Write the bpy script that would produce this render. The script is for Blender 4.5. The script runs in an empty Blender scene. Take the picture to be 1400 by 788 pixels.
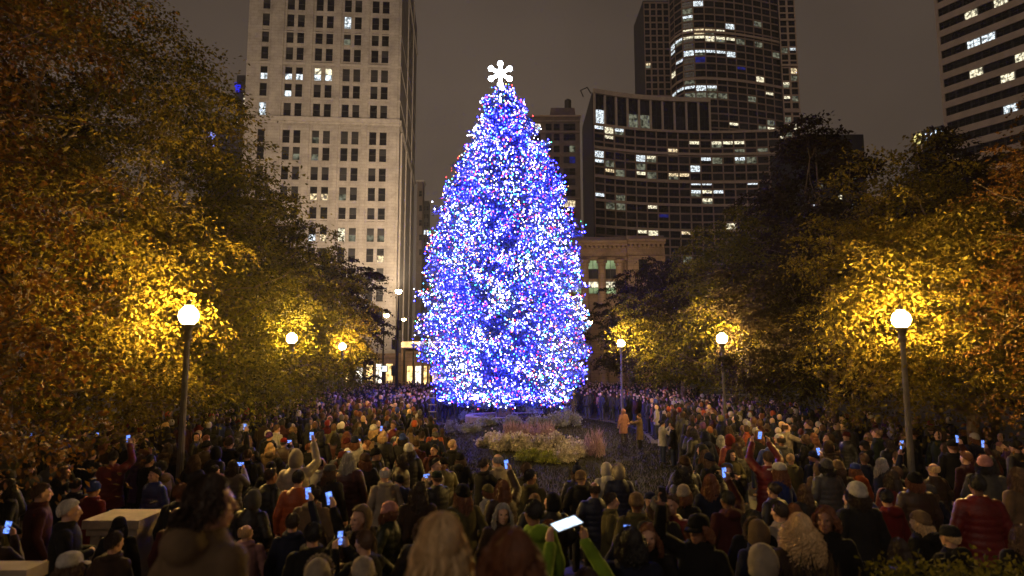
import bpy, math, random
import numpy as np
from mathutils import Vector, Matrix

# ------------------------------------------------------------------ scene, camera, world, sun, exposure
SC = bpy.context.scene
COL = SC.collection
R = math.radians
rng = np.random.default_rng(7)
random.seed(7)
PI = math.pi

F_PX, CX, CY, CAMZ = 900.0, 700.0, 394.0, 3.5
PITCH = math.atan(106.0 / F_PX)
cam_d = bpy.data.cameras.new('camera')
cam = bpy.data.objects.new('camera', cam_d)
COL.objects.link(cam)
cam.location = (0, 0, CAMZ)
cam.rotation_euler = (R(90) + PITCH, 0, 0)
cam_d.sensor_width = 36
cam_d.lens = F_PX / 1400 * 36
cam_d.clip_start = 0.1
cam_d.clip_end = 3000
SC.camera = cam
cam_d.dof.use_dof = True
cam_d.dof.focus_distance = 42
cam_d.dof.aperture_fstop = 1.2

SUN_EL, SUN_AZ = R(28), R(200)
w = bpy.data.worlds.new('World')
SC.world = w
w.use_nodes = True
nt = w.node_tree
nt.nodes.clear()
out = nt.nodes.new('ShaderNodeOutputWorld')
sky = nt.nodes.new('ShaderNodeTexSky')
sky.sky_type = 'NISHITA'
sky.sun_disc = False
sky.sun_elevation = R(-4)
sky.sun_rotation = SUN_AZ
bg1 = nt.nodes.new('ShaderNodeBackground')
bg1.inputs['Strength'].default_value = 0.05
nt.links.new(sky.outputs[0], bg1.inputs['Color'])
# city sky-glow on low cloud
tc = nt.nodes.new('ShaderNodeTexCoord')
sep = nt.nodes.new('ShaderNodeSeparateXYZ')
nt.links.new(tc.outputs['Generated'], sep.inputs[0])
ramp = nt.nodes.new('ShaderNodeValToRGB')
ramp.color_ramp.elements[0].position = 0.0
ramp.color_ramp.elements[0].color = (0.15, 0.107, 0.077, 1)
ramp.color_ramp.elements[1].position = 0.75
ramp.color_ramp.elements[1].color = (0.046, 0.034, 0.0255, 1)
nt.links.new(sep.outputs['Z'], ramp.inputs[0])
nz = nt.nodes.new('ShaderNodeTexNoise')
nz.inputs['Scale'].default_value = 1.7
nz.inputs['Detail'].default_value = 5
nt.links.new(tc.outputs['Generated'], nz.inputs['Vector'])
mr = nt.nodes.new('ShaderNodeMapRange')
mr.inputs['From Min'].default_value = 0.33
mr.inputs['From Max'].default_value = 0.7
mr.inputs['To Min'].default_value = 0.5
mr.inputs['To Max'].default_value = 1.12
nt.links.new(nz.outputs['Fac'], mr.inputs['Value'])
# the glow is stronger over the lit avenue (towards -X) than over the dark side
mr2 = nt.nodes.new('ShaderNodeMapRange')
mr2.inputs['From Min'].default_value = -0.5
mr2.inputs['From Max'].default_value = 0.6
mr2.inputs['To Min'].default_value = 1.1
mr2.inputs['To Max'].default_value = 0.72
nt.links.new(sep.outputs['X'], mr2.inputs['Value'])
mm = nt.nodes.new('ShaderNodeMath'); mm.operation = 'MULTIPLY'
nt.links.new(mr.outputs[0], mm.inputs[0]); nt.links.new(mr2.outputs[0], mm.inputs[1])
bg2 = nt.nodes.new('ShaderNodeBackground')
nt.links.new(ramp.outputs[0], bg2.inputs['Color'])
nt.links.new(mm.outputs[0], bg2.inputs['Strength'])
add = nt.nodes.new('ShaderNodeAddShader')
nt.links.new(bg1.outputs[0], add.inputs[0]); nt.links.new(bg2.outputs[0], add.inputs[1])
nt.links.new(add.outputs[0], out.inputs[0])

sd = bpy.data.lights.new('sun', 'SUN')
sd.energy = 0.3
sd.color = (1.0, 0.78, 0.58)
sd.angle = R(8)
sun = bpy.data.objects.new('sun', sd)
COL.objects.link(sun)
sun.rotation_euler = (R(90) - SUN_EL, 0, R(-30))

SC.view_settings.view_transform = 'Standard'
SC.view_settings.look = 'None'
SC.view_settings.gamma = 1
SC.view_settings.exposure = 0
SC.view_settings.use_curve_mapping = False
cy = SC.cycles
cy.max_bounces = 3
cy.diffuse_bounces = 1
cy.glossy_bounces = 2
cy.transmission_bounces = 1
cy.transparent_max_bounces = 4
cy.volume_bounces = 0
cy.sample_clamp_indirect = 4
cy.use_denoising = True
cy.use_light_tree = True
cy.caustics_reflective = False
cy.caustics_refractive = False


def P(px, py, Y):
    """The world point at distance Y (along +Y) that the photograph shows at pixel (px, py)."""
    x, y = (px - CX) / F_PX, (CY - py) / F_PX
    d = np.array([x, math.cos(PITCH) - y * math.sin(PITCH), math.sin(PITCH) + y * math.cos(PITCH)])
    return np.array([0, 0, CAMZ]) + d * (Y / d[1])


def pix(p):
    d = np.array(p, float) - np.array([0, 0, CAMZ])
    f = d[1] * math.cos(PITCH) + d[2] * math.sin(PITCH)
    u = -d[1] * math.sin(PITCH) + d[2] * math.cos(PITCH)
    return CX + F_PX * d[0] / f, CY - F_PX * u / f


# ------------------------------------------------------------------ materials
def new_mat(name):
    m = bpy.data.materials.new(name)
    m.use_nodes = True
    n = m.node_tree
    n.nodes.clear()
    o = n.nodes.new('ShaderNodeOutputMaterial')
    return m, n, o


def surf(name, c1, c2=None, rough=0.8, scale=3.0, bump=0.0, bscale=20.0, spec=0.3, metal=0.0, objcol=False, island=False, detail=4):
    m, n, o = new_mat(name)
    b = n.nodes.new('ShaderNodeBsdfPrincipled')
    n.links.new(b.outputs[0], o.inputs[0])
    b.inputs['Roughness'].default_value = rough
    b.inputs['Metallic'].default_value = metal
    b.inputs['Specular IOR Level'].default_value = spec
    c2 = c2 or tuple(x * 0.6 for x in c1)
    t = n.nodes.new('ShaderNodeTexCoord')
    z = n.nodes.new('ShaderNodeTexNoise')
    z.inputs['Scale'].default_value = scale
    z.inputs['Detail'].default_value = detail
    n.links.new(t.outputs['Object'], z.inputs['Vector'])
    r = n.nodes.new('ShaderNodeValToRGB')
    r.color_ramp.elements[0].position = 0.32
    r.color_ramp.elements[1].position = 0.68
    r.color_ramp.elements[0].color = (*c2, 1)
    r.color_ramp.elements[1].color = (*c1, 1)
    if island:
        g = n.nodes.new('ShaderNodeNewGeometry')
        n.links.new(g.outputs['Random Per Island'], r.inputs[0])
        r.color_ramp.elements[0].position = 0
        r.color_ramp.elements[1].position = 1
    else:
        n.links.new(z.outputs['Fac'], r.inputs[0])
    col = r.outputs[0]
    if objcol:
        oi = n.nodes.new('ShaderNodeObjectInfo')
        mx = n.nodes.new('ShaderNodeMix')
        mx.data_type = 'RGBA'
        mx.blend_type = 'MULTIPLY'
        mx.inputs[0].default_value = 1
        n.links.new(col, mx.inputs[6])
        n.links.new(oi.outputs['Color'], mx.inputs[7])
        col = mx.outputs[2]
    n.links.new(col, b.inputs['Base Color'])
    if bump:
        z2 = n.nodes.new('ShaderNodeTexNoise')
        z2.inputs['Scale'].default_value = bscale
        z2.inputs['Detail'].default_value = 4
        n.links.new(t.outputs['Object'], z2.inputs['Vector'])
        bp = n.nodes.new('ShaderNodeBump')
        bp.inputs['Strength'].default_value = bump
        bp.inputs['Distance'].default_value = 0.02
        n.links.new(z2.outputs['Fac'], bp.inputs['Height'])
        n.links.new(bp.outputs[0], b.inputs['Normal'])
    return m


def masonry(name, c1, c2, mortar, bw=1.2, bh=0.5, rough=0.85):
    """Stone or brick courses on upright walls, in world metres."""
    m, n, o = new_mat(name)
    b = n.nodes.new('ShaderNodeBsdfPrincipled')
    b.inputs['Roughness'].default_value = rough
    b.inputs['Specular IOR Level'].default_value = 0.2
    n.links.new(b.outputs[0], o.inputs[0])
    g = n.nodes.new('ShaderNodeNewGeometry')
    s = n.nodes.new('ShaderNodeSeparateXYZ')
    n.links.new(g.outputs['Position'], s.inputs[0])
    a = n.nodes.new('ShaderNodeMath'); a.operation = 'ADD'
    n.links.new(s.outputs[0], a.inputs[0]); n.links.new(s.outputs[1], a.inputs[1])
    c = n.nodes.new('ShaderNodeCombineXYZ')
    n.links.new(a.outputs[0], c.inputs[0]); n.links.new(s.outputs[2], c.inputs[1])
    k = n.nodes.new('ShaderNodeTexBrick')
    k.inputs['Scale'].default_value = 1
    k.inputs['Brick Width'].default_value = bw
    k.inputs['Row Height'].default_value = bh
    k.inputs['Mortar Size'].default_value = 0.018
    k.inputs['Color1'].default_value = (*c1, 1)
    k.inputs['Color2'].default_value = (*c2, 1)
    k.inputs['Mortar'].default_value = (*mortar, 1)
    n.links.new(c.outputs[0], k.inputs['Vector'])
    z = n.nodes.new('ShaderNodeTexNoise')
    z.inputs['Scale'].default_value = 0.35
    z.inputs['Detail'].default_value = 7
    z.inputs['Roughness'].default_value = 0.65
    n.links.new(g.outputs['Position'], z.inputs['Vector'])
    r = n.nodes.new('ShaderNodeMapRange')
    r.inputs['From Min'].default_value = 0.3; r.inputs['From Max'].default_value = 0.7
    r.inputs['To Min'].default_value = 0.62; r.inputs['To Max'].default_value = 1.1
    n.links.new(z.outputs['Fac'], r.inputs['Value'])
    mx = n.nodes.new('ShaderNodeMix'); mx.data_type = 'RGBA'; mx.blend_type = 'MULTIPLY'
    mx.inputs[0].default_value = 1
    n.links.new(k.outputs['Color'], mx.inputs[6]); n.links.new(r.outputs[0], mx.inputs[7])
    n.links.new(mx.outputs[2], b.inputs['Base Color'])
    return m


def emit(name, col, strength, breakup=0.0, scale=1.0):
    m, n, o = new_mat(name)
    e = n.nodes.new('ShaderNodeEmission')
    e.inputs['Color'].default_value = (*col, 1)
    e.inputs['Strength'].default_value = strength
    n.links.new(e.outputs[0], o.inputs[0])
    if breakup:
        g = n.nodes.new('ShaderNodeNewGeometry')
        z = n.nodes.new('ShaderNodeTexNoise')
        z.inputs['Scale'].default_value = scale
        z.inputs['Detail'].default_value = 3
        n.links.new(g.outputs['Position'], z.inputs['Vector'])
        r = n.nodes.new('ShaderNodeMapRange')
        r.inputs['From Min'].default_value = 0.38; r.inputs['From Max'].default_value = 0.6
        r.inputs['To Min'].default_value = strength * (1 - breakup); r.inputs['To Max'].default_value = strength * 1.3
        n.links.new(z.outputs['Fac'], r.inputs['Value'])
        n.links.new(r.outputs[0], e.inputs['Strength'])
    return m


def leaf_mat(name, cols, trans=0.36):
    m, n, o = new_mat(name)
    g = n.nodes.new('ShaderNodeNewGeometry')
    r = n.nodes.new('ShaderNodeValToRGB')
    r.color_ramp.elements[0].color = (*cols[0], 1)
    r.color_ramp.elements[1].color = (*cols[-1], 1)
    for i, c in enumerate(cols[1:-1]):
        e = r.color_ramp.elements.new((i + 1) / (len(cols) - 1))
        e.color = (*c, 1)
    n.links.new(g.outputs['Random Per Island'], r.inputs[0])
    d = n.nodes.new('ShaderNodeBsdfPrincipled')
    d.inputs['Roughness'].default_value = 0.75
    d.inputs['Specular IOR Level'].default_value = 0.15
    t = n.nodes.new('ShaderNodeBsdfTranslucent')
    n.links.new(r.outputs[0], d.inputs['Base Color']); n.links.new(r.outputs[0], t.inputs['Color'])
    mx = n.nodes.new('ShaderNodeMixShader')
    mx.inputs[0].default_value = trans
    n.links.new(d.outputs[0], mx.inputs[1]); n.links.new(t.outputs[0], mx.inputs[2])
    n.links.new(mx.outputs[0], o.inputs[0])
    return m


M = {}
M['paving'] = masonry('paving_stone', (0.16, 0.15, 0.14), (0.2, 0.19, 0.17), (0.08, 0.08, 0.08), 0.9, 0.6)
M['paving'] = surf('plaza_paving', (0.1, 0.09, 0.08), (0.06, 0.055, 0.05), 0.75, 0.8, 0.3, 14)
M['asphalt'] = surf('asphalt', (0.055, 0.053, 0.05), (0.04, 0.04, 0.04), 0.7, 2, 0.3, 40)
M['kerb'] = surf('kerb_concrete', (0.3, 0.29, 0.27), (0.22, 0.21, 0.2), 0.85, 4)
M['stone'] = masonry('terracotta_stone', (0.47, 0.42, 0.36), (0.42, 0.375, 0.32), (0.27, 0.235, 0.2), 1.5, 0.62)
M['stone_trim'] = surf('stone_trim', (0.48, 0.43, 0.37), (0.36, 0.32, 0.27), 0.85, 1.2, 0.2, 6)
M['limestone'] = masonry('limestone', (0.36, 0.235, 0.14), (0.3, 0.2, 0.12), (0.15, 0.1, 0.06), 1.6, 0.7)
M['brownbrick'] = masonry('brown_brick', (0.21, 0.16, 0.125), (0.17, 0.13, 0.105), (0.1, 0.08, 0.07), 0.6, 0.3)
M['darkclad'] = surf('dark_cladding', (0.07, 0.062, 0.058), (0.045, 0.04, 0.038), 0.6, 0.4)
M['mullion'] = surf('precast_mullion', (0.40, 0.29, 0.22), (0.3, 0.22, 0.165), 0.8, 0.6)
M['bandstone'] = surf('pale_band_stone', (0.6, 0.46, 0.36), (0.48, 0.36, 0.28), 0.8, 0.7)
M['bandstone2'] = surf('beige_spandrel', (0.62, 0.5, 0.4), (0.5, 0.4, 0.32), 0.8, 0.5)
M['glass'] = surf('dark_window_glass', (0.012, 0.012, 0.014), (0.005, 0.005, 0.007), 0.25, 0.7, 0, 0, 0.3)
M['glassw'] = surf('window_glass_with_blinds', (0.06, 0.056, 0.052), (0.012, 0.012, 0.014), 0.6, 0.5, 0, 0, 0.15)
M['frame'] = surf('window_frame_paint', (0.09, 0.08, 0.07), (0.06, 0.055, 0.05), 0.6)
M['lit_warm'] = emit('lit_room_warm', (1, 0.78, 0.45), 1.1, 0.85, 1.7)
M['lit_cool'] = emit('lit_room_cool', (0.85, 0.95, 1.0), 1.2, 0.85, 1.7)
M['lit_white'] = emit('lit_room_white', (1, 0.9, 0.62), 1.2, 0.85, 1.6)
M['lit_dim'] = emit('lit_room_dim', (0.7, 0.72, 0.5), 0.22, 0.9, 0.8)
M['lit_blue'] = emit('lit_room_blue', (0.08, 0.1, 1.0), 0.12, 0.5, 0.8)
M['lit_green'] = emit('lit_hall_green', (0.55, 0.72, 0.36), 0.55, 0.55, 0.35)
M['blackclad'] = surf('black_cladding', (0.022, 0.02, 0.019), (0.015, 0.014, 0.013), 0.6, 0.4)
M['bark'] = surf('bark', (0.16, 0.12, 0.085), (0.075, 0.056, 0.04), 0.9, 6, 0.7, 18)
M['leaf_green'] = leaf_mat('autumn_leaves_green', [(0.03, 0.032, 0.006), (0.12, 0.115, 0.014), (0.18, 0.155, 0.018), (0.05, 0.046, 0.008)])
M['leaf_gold'] = leaf_mat('autumn_leaves_gold', [(0.05, 0.042, 0.008), (0.16, 0.135, 0.016), (0.21, 0.155, 0.018), (0.06, 0.042, 0.008)])
M['leaf_rust'] = leaf_mat('autumn_leaves_rust', [(0.07, 0.04, 0.008), (0.15, 0.075, 0.011), (0.1, 0.04, 0.007), (0.04, 0.026, 0.007)])
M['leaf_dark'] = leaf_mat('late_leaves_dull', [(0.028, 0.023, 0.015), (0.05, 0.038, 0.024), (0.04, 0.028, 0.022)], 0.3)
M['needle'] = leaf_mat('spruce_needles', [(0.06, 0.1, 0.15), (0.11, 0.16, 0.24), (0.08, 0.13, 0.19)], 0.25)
M['grass'] = surf('lawn_grass', (0.032, 0.033, 0.014), (0.02, 0.021, 0.009), 0.95, 3, 0.8, 60)
M['blade'] = leaf_mat('grass_blades', [(0.022, 0.025, 0.009), (0.038, 0.038, 0.014), (0.033, 0.028, 0.014)], 0.2)
M['pale_leaf'] = leaf_mat('pale_dried_flower', [(0.7, 0.62, 0.5), (0.5, 0.46, 0.34), (0.76, 0.7, 0.6)], 0.25)
M['lime_leaf'] = leaf_mat('lime_leaf', [(0.22, 0.26, 0.05), (0.32, 0.34, 0.07), (0.17, 0.2, 0.04)], 0.3)
M['plume'] = leaf_mat('pink_plume', [(0.42, 0.27, 0.28), (0.5, 0.36, 0.36), (0.33, 0.2, 0.22)], 0.3)
M['silver_leaf'] = leaf_mat('silver_leaf', [(0.25, 0.27, 0.26), (0.34, 0.36, 0.35), (0.2, 0.22, 0.2)], 0.25)
M['lamp_metal'] = surf('lamp_post_paint', (0.16, 0.145, 0.125), (0.1, 0.09, 0.08), 0.5, 5, 0, 0, 0.4)
M['black_metal'] = surf('black_metal', (0.03, 0.03, 0.03), (0.018, 0.018, 0.018), 0.45, 4)
M['globe'] = emit('lamp_globe', (1.0, 0.60, 0.15), 1450)
M['globe_far'] = emit('street_lamp_lens', (1.0, 0.6, 0.24), 160)
M['planter'] = surf('cut_limestone', (0.33, 0.27, 0.2), (0.22, 0.18, 0.135), 0.85, 3, 0.4, 20)
M['skin'] = surf('skin', (0.52, 0.33, 0.24), (0.45, 0.27, 0.19), 0.5, 6, 0, 0, 0.4, objcol=True)
M['eye'] = surf('eye', (0.05, 0.04, 0.035), (0.03, 0.025, 0.02), 0.3, 5)
M['lip'] = surf('lip', (0.36, 0.15, 0.12), (0.3, 0.12, 0.1), 0.45, 5, objcol=True)
M['cloth'] = surf('woven_coat_cloth', (.62, .62, .62), (0.4, 0.4, 0.4), 0.85, 7, 0.5, 90, 0.25, objcol=True)
M['nylon'] = surf('quilted_nylon', (.64, .64, .64), (0.44, 0.44, 0.44), 0.5, 8, 0.35, 50, 0.4, objcol=True)
M['trouser'] = surf('trouser_cloth', (1, 1, 1), (0.75, 0.75, 0.75), 0.9, 9, 0.4, 90, 0.2, objcol=True)
M['hair'] = surf('hair', (1, 1, 1), (0.55, 0.55, 0.55), 0.6, 30, 0, 0, 0.5, objcol=True, island=True)
M['knit'] = surf('knit_wool', (.8, .8, .8), (0.52, 0.52, 0.52), 0.95, 24, 0.8, 110, 0.15, objcol=True)
M['phone'] = surf('phone_case', (0.03, 0.03, 0.035), (0.02, 0.02, 0.02), 0.35, 5)
M['screen'] = emit('phone_screen', (0.16, 0.3, 1.0), 1.7, 0.6, 40)
M['screen_white'] = emit('tablet_screen', (0.7, 0.85, 1.0), 1.7, 0.25, 20)
M['shoe'] = surf('shoe_leather', (0.05, 0.04, 0.035), (0.03, 0.025, 0.02), 0.5, 8)

BULBS = [('bulb_blue', (0.012, 0.012, 1.0), 120), ('bulb_white', (0.74, 0.76, 1.0), 19), ('bulb_cyan', (0.08, 0.5, 1.0), 13),
         ('bulb_red', (1.0, 0.05, 0.06), 11), ('bulb_amber', (1.0, 0.4, 0.1), 11), ('bulb_green', (0.1, 1.0, 0.4), 8)]
for n_, c_, s_ in BULBS:
    M[n_] = emit(n_, c_, s_)


# ------------------------------------------------------------------ mesh builder
class MB:
    def __init__(self):
        self.v, self.f, self.m, self.n = [], [], [], 0

    def add(self, v, f, m=0):
        v = np.asarray(v, float).reshape(-1, 3)
        self.v.append(v)
        k = self.n
        self.f += [tuple(i + k for i in q) for q in f]
        self.m += [m] * len(f)
        self.n += len(v)

    def box(self, c, s, m=0, rz=0.0, top=1.0):
        c = np.asarray(c, float)
        sx, sy, sz = [x / 2 for x in s]
        v = []
        for z, k in ((-sz, 1), (sz, top)):
            v += [(-sx * k, -sy * k, z), (sx * k, -sy * k, z), (sx * k, sy * k, z), (-sx * k, sy * k, z)]
        v = np.array(v)
        if rz:
            a = np.array([[math.cos(rz), -math.sin(rz), 0], [math.sin(rz), math.cos(rz), 0], [0, 0, 1]])
            v = v @ a.T
        self.add(v + c, [(3, 2, 1, 0), (4, 5, 6, 7), (0, 1, 5, 4), (1, 2, 6, 5), (2, 3, 7, 6), (3, 0, 4, 7)], m)

    def hexa(self, c8, m=0):
        self.add(c8, [(3, 2, 1, 0), (4, 5, 6, 7), (0, 1, 5, 4), (1, 2, 6, 5), (2, 3, 7, 6), (3, 0, 4, 7)], m)

    def loft(self, rings, m=0, caps=True):
        n = len(rings[0])
        v = np.concatenate(rings)
        f = []
        for i in range(len(rings) - 1):
            for j in range(n):
                a, b = i * n + j, i * n + (j + 1) % n
                f.append((a, b, b + n, a + n))
        if caps:
            f.append(tuple(range(n - 1, -1, -1)))
            k = (len(rings) - 1) * n
            f.append(tuple(range(k, k + n)))
        self.add(v, f, m)

    def rings(self, spec, m=0, n=16, c=(0, 0)):
        """Upright lathe / elliptical loft: spec rows are (z, rx[, ry[, xoff, yoff]])."""
        a = np.arange(n) / n * 2 * PI
        out_ = []
        for s in spec:
            z, rx = s[0], s[1]
            ry = s[2] if len(s) > 2 else rx
            xo = s[3] if len(s) > 3 else 0
            yo = s[4] if len(s) > 4 else 0
            out_.append(np.stack([c[0] + xo + rx * np.cos(a), c[1] + yo + ry * np.sin(a), np.full(n, z)], 1))
        self.loft(out_, m)

    def tube(self, pts, rad, n=8, m=0, round_=True):
        pts = np.asarray(pts, float)
        rad = np.asarray(rad, float) if np.ndim(rad) else np.full(len(pts), float(rad))
        if round_:
            d0 = pts[0] - pts[1]; d0 /= np.linalg.norm(d0) + 1e-9
            d1 = pts[-1] - pts[-2]; d1 /= np.linalg.norm(d1) + 1e-9
            pts = np.concatenate([[pts[0] + d0 * rad[0] * .8, pts[0] + d0 * rad[0] * .45], pts, [pts[-1] + d1 * rad[-1] * .45, pts[-1] + d1 * rad[-1] * .8]])
            rad = np.concatenate([[rad[0] * .4, rad[0] * .85], rad, [rad[-1] * .85, rad[-1] * .4]])
        t = np.gradient(pts, axis=0)
        t /= np.linalg.norm(t, axis=1, keepdims=True) + 1e-9
        u = np.cross(t[0], [0, 0, 1.0])
        if np.linalg.norm(u) < 0.1:
            u = np.cross(t[0], [0, 1.0, 0])
        u /= np.linalg.norm(u)
        a = np.arange(n) / n * 2 * PI
        rs = []
        for i in range(len(pts)):
            u = u - t[i] * np.dot(u, t[i]); u /= np.linalg.norm(u) + 1e-9
            v = np.cross(t[i], u)
            rs.append(pts[i] + rad[i] * (np.cos(a)[:, None] * u + np.sin(a)[:, None] * v))
        self.loft(rs, m)

    def ell(self, c, r, m=0, n=12, k=8, warp=None):
        c = np.asarray(c, float); r = np.asarray(r, float) if np.ndim(r) else np.full(3, float(r))
        v = [(0, 0, 1.0)]
        for i in range(1, k):
            th = PI * i / k
            for j in range(n):
                ph = 2 * PI * j / n
                v.append((math.sin(th) * math.cos(ph), math.sin(th) * math.sin(ph), math.cos(th)))
        v.append((0, 0, -1.0))
        v = np.array(v) * r
        if warp is not None:
            v = warp(v)
        f = [(0, 1 + j, 1 + (j + 1) % n) for j in range(n)]
        for i in range(k - 2):
            for j in range(n):
                a, b = 1 + i * n + j, 1 + i * n + (j + 1) % n
                f.append((a, a + n, b + n, b))
        L = len(v) - 1
        f += [(L, 1 + (k - 2) * n + (j + 1) % n, 1 + (k - 2) * n + j) for j in range(n)]
        self.add(v + c, f, m)

    def mesh(self, name, mats, smooth=False, origin=None):
        me = bpy.data.meshes.new(name)
        v = np.concatenate(self.v) if self.v else np.zeros((0, 3))
        if origin is not None:
            v = v - np.asarray(origin)
        me.from_pydata(v.tolist(), [], self.f)
        for m in mats:
            me.materials.append(m)
        if len(mats) > 1:
            me.polygons.foreach_set('material_index', np.array(self.m, np.int32))
        if smooth:
            me.polygons.foreach_set('use_smooth', np.ones(len(me.polygons), bool))
        me.update()
        return me

    def obj(self, name, mats, parent=None, smooth=False, origin=None):
        if not isinstance(mats, (list, tuple)):
            mats = [mats]
        me = self.mesh(name, mats, smooth, origin)
        return link(name, me, parent)


def link(name, data, parent=None, loc=None, rz=None):
    o = bpy.data.objects.new(name, data)
    COL.objects.link(o)
    if parent is not None:
        o.parent = parent
    if loc is not None:
        o.location = tuple(float(x) for x in loc)
    if rz is not None:
        o.rotation_euler = (0, 0, rz)
    return o


def tag(o, label=None, cat=None, group=None, kind=None):
    if label: o['label'] = label
    if cat: o['category'] = cat
    if group: o['group'] = group
    if kind: o['kind'] = kind
    return o


def thing(name, loc, label, cat, group=None, rz=0):
    o = link(name, None, None, loc, rz)
    o.empty_display_size = 0.1
    return tag(o, label, cat, group)


def quads_mesh(name, V, mats, midx=None):
    """Many loose quads, V of shape (n, 4, 3)."""
    n = len(V)
    me = bpy.data.meshes.new(name)
    me.vertices.add(n * 4)
    me.vertices.foreach_set('co', V.astype(np.float32).ravel())
    me.loops.add(n * 4)
    me.loops.foreach_set('vertex_index', np.arange(n * 4, dtype=np.int32))
    me.polygons.add(n)
    me.polygons.foreach_set('loop_start', np.arange(0, n * 4, 4, dtype=np.int32))
    for m in (mats if isinstance(mats, (list, tuple)) else [mats]):
        me.materials.append(m)
    if midx is not None:
        me.polygons.foreach_set('material_index', midx.astype(np.int32))
    me.update(calc_edges=True)
    return me


def unit(a):
    return a / (np.linalg.norm(a, axis=-1, keepdims=True) + 1e-9)


def leaves(c, L, W, r_, up=None, fold=0.25):
    """One bent rhombus per centre: (n,4,3)."""
    n = len(c)
    d = unit(r_.normal(size=(n, 3)) + np.array([0, 0, -0.35]))
    if up is not None:
        d = unit(d * 0.6 + up)
    s = unit(np.cross(d, r_.normal(size=(n, 3))))
    nrm = np.cross(d, s)
    L = np.asarray(L).reshape(-1, 1) if np.ndim(L) else L
    W = np.asarray(W).reshape(-1, 1) if np.ndim(W) else W
    a = c - d * L * .5
    t = c + d * L * .5
    k = nrm * W * fold
    return np.stack([a, c + s * W * .5 + k, t, c - s * W * .5 + k], 1)


def spray_leaves(c, rad, nrm, L, W, r_):
    # leaves lying in flat sprays: rad points outwards along the spray, nrm is the spray's upper side
    n = len(c)
    d = unit(unit(rad) + r_.normal(size=(n, 3)) * .55 + np.array([0, 0, -.3]))
    nn_ = unit(nrm + r_.normal(size=(n, 3)) * .42)
    s = unit(np.cross(d, nn_))
    nn_ = np.cross(s, d)
    L = np.asarray(L).reshape(-1, 1); W = np.asarray(W).reshape(-1, 1)
    k = nn_ * W * .22
    return np.stack([c - d * L * .5, c + s * W * .5 + k, c + d * L * .5, c - s * W * .5 + k], 1)

# ------------------------------------------------------------------ the ground
TREE_X, TREE_Y = -0.45, 38.0
MOUND = (1.15, 35.0, 5.6, 12.3, 0.8)          # cx, cy, rx, ry, height


def mound_r(x, y):
    return math.hypot((x - MOUND[0]) / MOUND[2], (y - MOUND[1]) / MOUND[3])


def gz(x, y):
    """Height of what one stands on."""
    r = mound_r(x, y)
    if r < 1:
        return MOUND[4] * (0.5 + 0.5 * math.cos(PI * r)) ** 0.8
    if y < 3.2:
        return 1.3
    if y < 5.0:
        return 1.3 - 0.1625 * (1 + int((y - 3.2) / 0.225))
    return 0.0


mb = MB()
mb.add([(-600, -60, 0), (600, -60, 0), (600, 1200, 0), (-600, 1200, 0)], [(0, 1, 2, 3)])
tag(mb.obj('ground', M['paving']), kind='structure')
mb = MB()
mb.add([(-400, 79, .004), (400, 79, .004), (400, 101, .004), (-400, 101, .004)], [(0, 1, 2, 3)])
tag(mb.obj('road', M['asphalt']), kind='structure')
mb = MB()
for y in (78.8, 101.2):
    mb.box((0, y, .065), (700, .3, .13))
tag(mb.obj('kerb', M['kerb']), kind='structure')
mb = MB()
for x in np.arange(-60, 60, 6.0):
    mb.add([(x, 89.9, .008), (x + 3, 89.9, .008), (x + 3, 90.1, .008), (x, 90.1, .008)], [(0, 1, 2, 3)])
tag(mb.obj('road_markings', surf('road_paint', (0.7, 0.68, 0.6), (0.5, 0.48, 0.42), 0.7)), kind='structure')
mb = MB()
for i in range(8):
    y1 = 3.2 + 0.225 * i
    mb.box((0, y1 / 2 - 4 + .1125 - .1125, (1.3 - .1625 * i) / 2), (18, y1 + 8, 1.3 - .1625 * i - .002 * i))
tag(mb.obj('terrace_steps_ground', M['kerb']), kind='structure')

# the planted mound under the tree
mb = MB()
NR, NA = 22, 72
vs = []
for i in range(NR + 1):
    r = i / NR
    for j in range(NA):
        a = 2 * PI * j / NA
        rr = r * (1 + .03 * math.sin(5 * a) + .02 * math.sin(9 * a + 1))
        x, y = MOUND[0] + MOUND[2] * rr * math.cos(a), MOUND[1] + MOUND[3] * rr * math.sin(a)
        z = MOUND[4] * (0.5 + 0.5 * math.cos(PI * min(r, 1))) ** 0.8 + .02 * math.sin(x * 3.1) * math.cos(y * 2.3) * (r < .95)
        vs.append((x, y, z + .006))
fs = [(i * NA + j, i * NA + NA + j, i * NA + NA + (j + 1) % NA, i * NA + (j + 1) % NA) for i in range(NR) for j in range(NA)]
mb.add(vs, [q[::-1] for q in fs])
tag(mb.obj('mound_terrain', M['grass'], smooth=True), kind='structure')
# the flat lawn that runs from the mound towards the camera
lawn = [(-3.4, 29), (-2.9, 25), (-2.2, 20), (-1.2, 15.5), (-.3, 13.2), (1.2, 12.4), (3.0, 13.0), (4.1, 15.5), (5.0, 19), (5.9, 24), (6.6, 30), (4, 34), (-1, 34)]
lawn_v = np.array(lawn)
mb = MB(); mb.add([(x, y, .004) for x, y in lawn], [tuple(range(len(lawn)))]); tag(mb.obj('lawn', M['grass']), kind='structure')


def in_lawn(x, y):
    c_ = False
    for (x1, y1), (x2, y2) in zip(lawn, lawn[1:] + lawn[:1]):
        if (y1 > y) != (y2 > y) and x < (x2 - x1) * (y - y1) / (y2 - y1) + x1:
            c_ = not c_
    return c_


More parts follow.
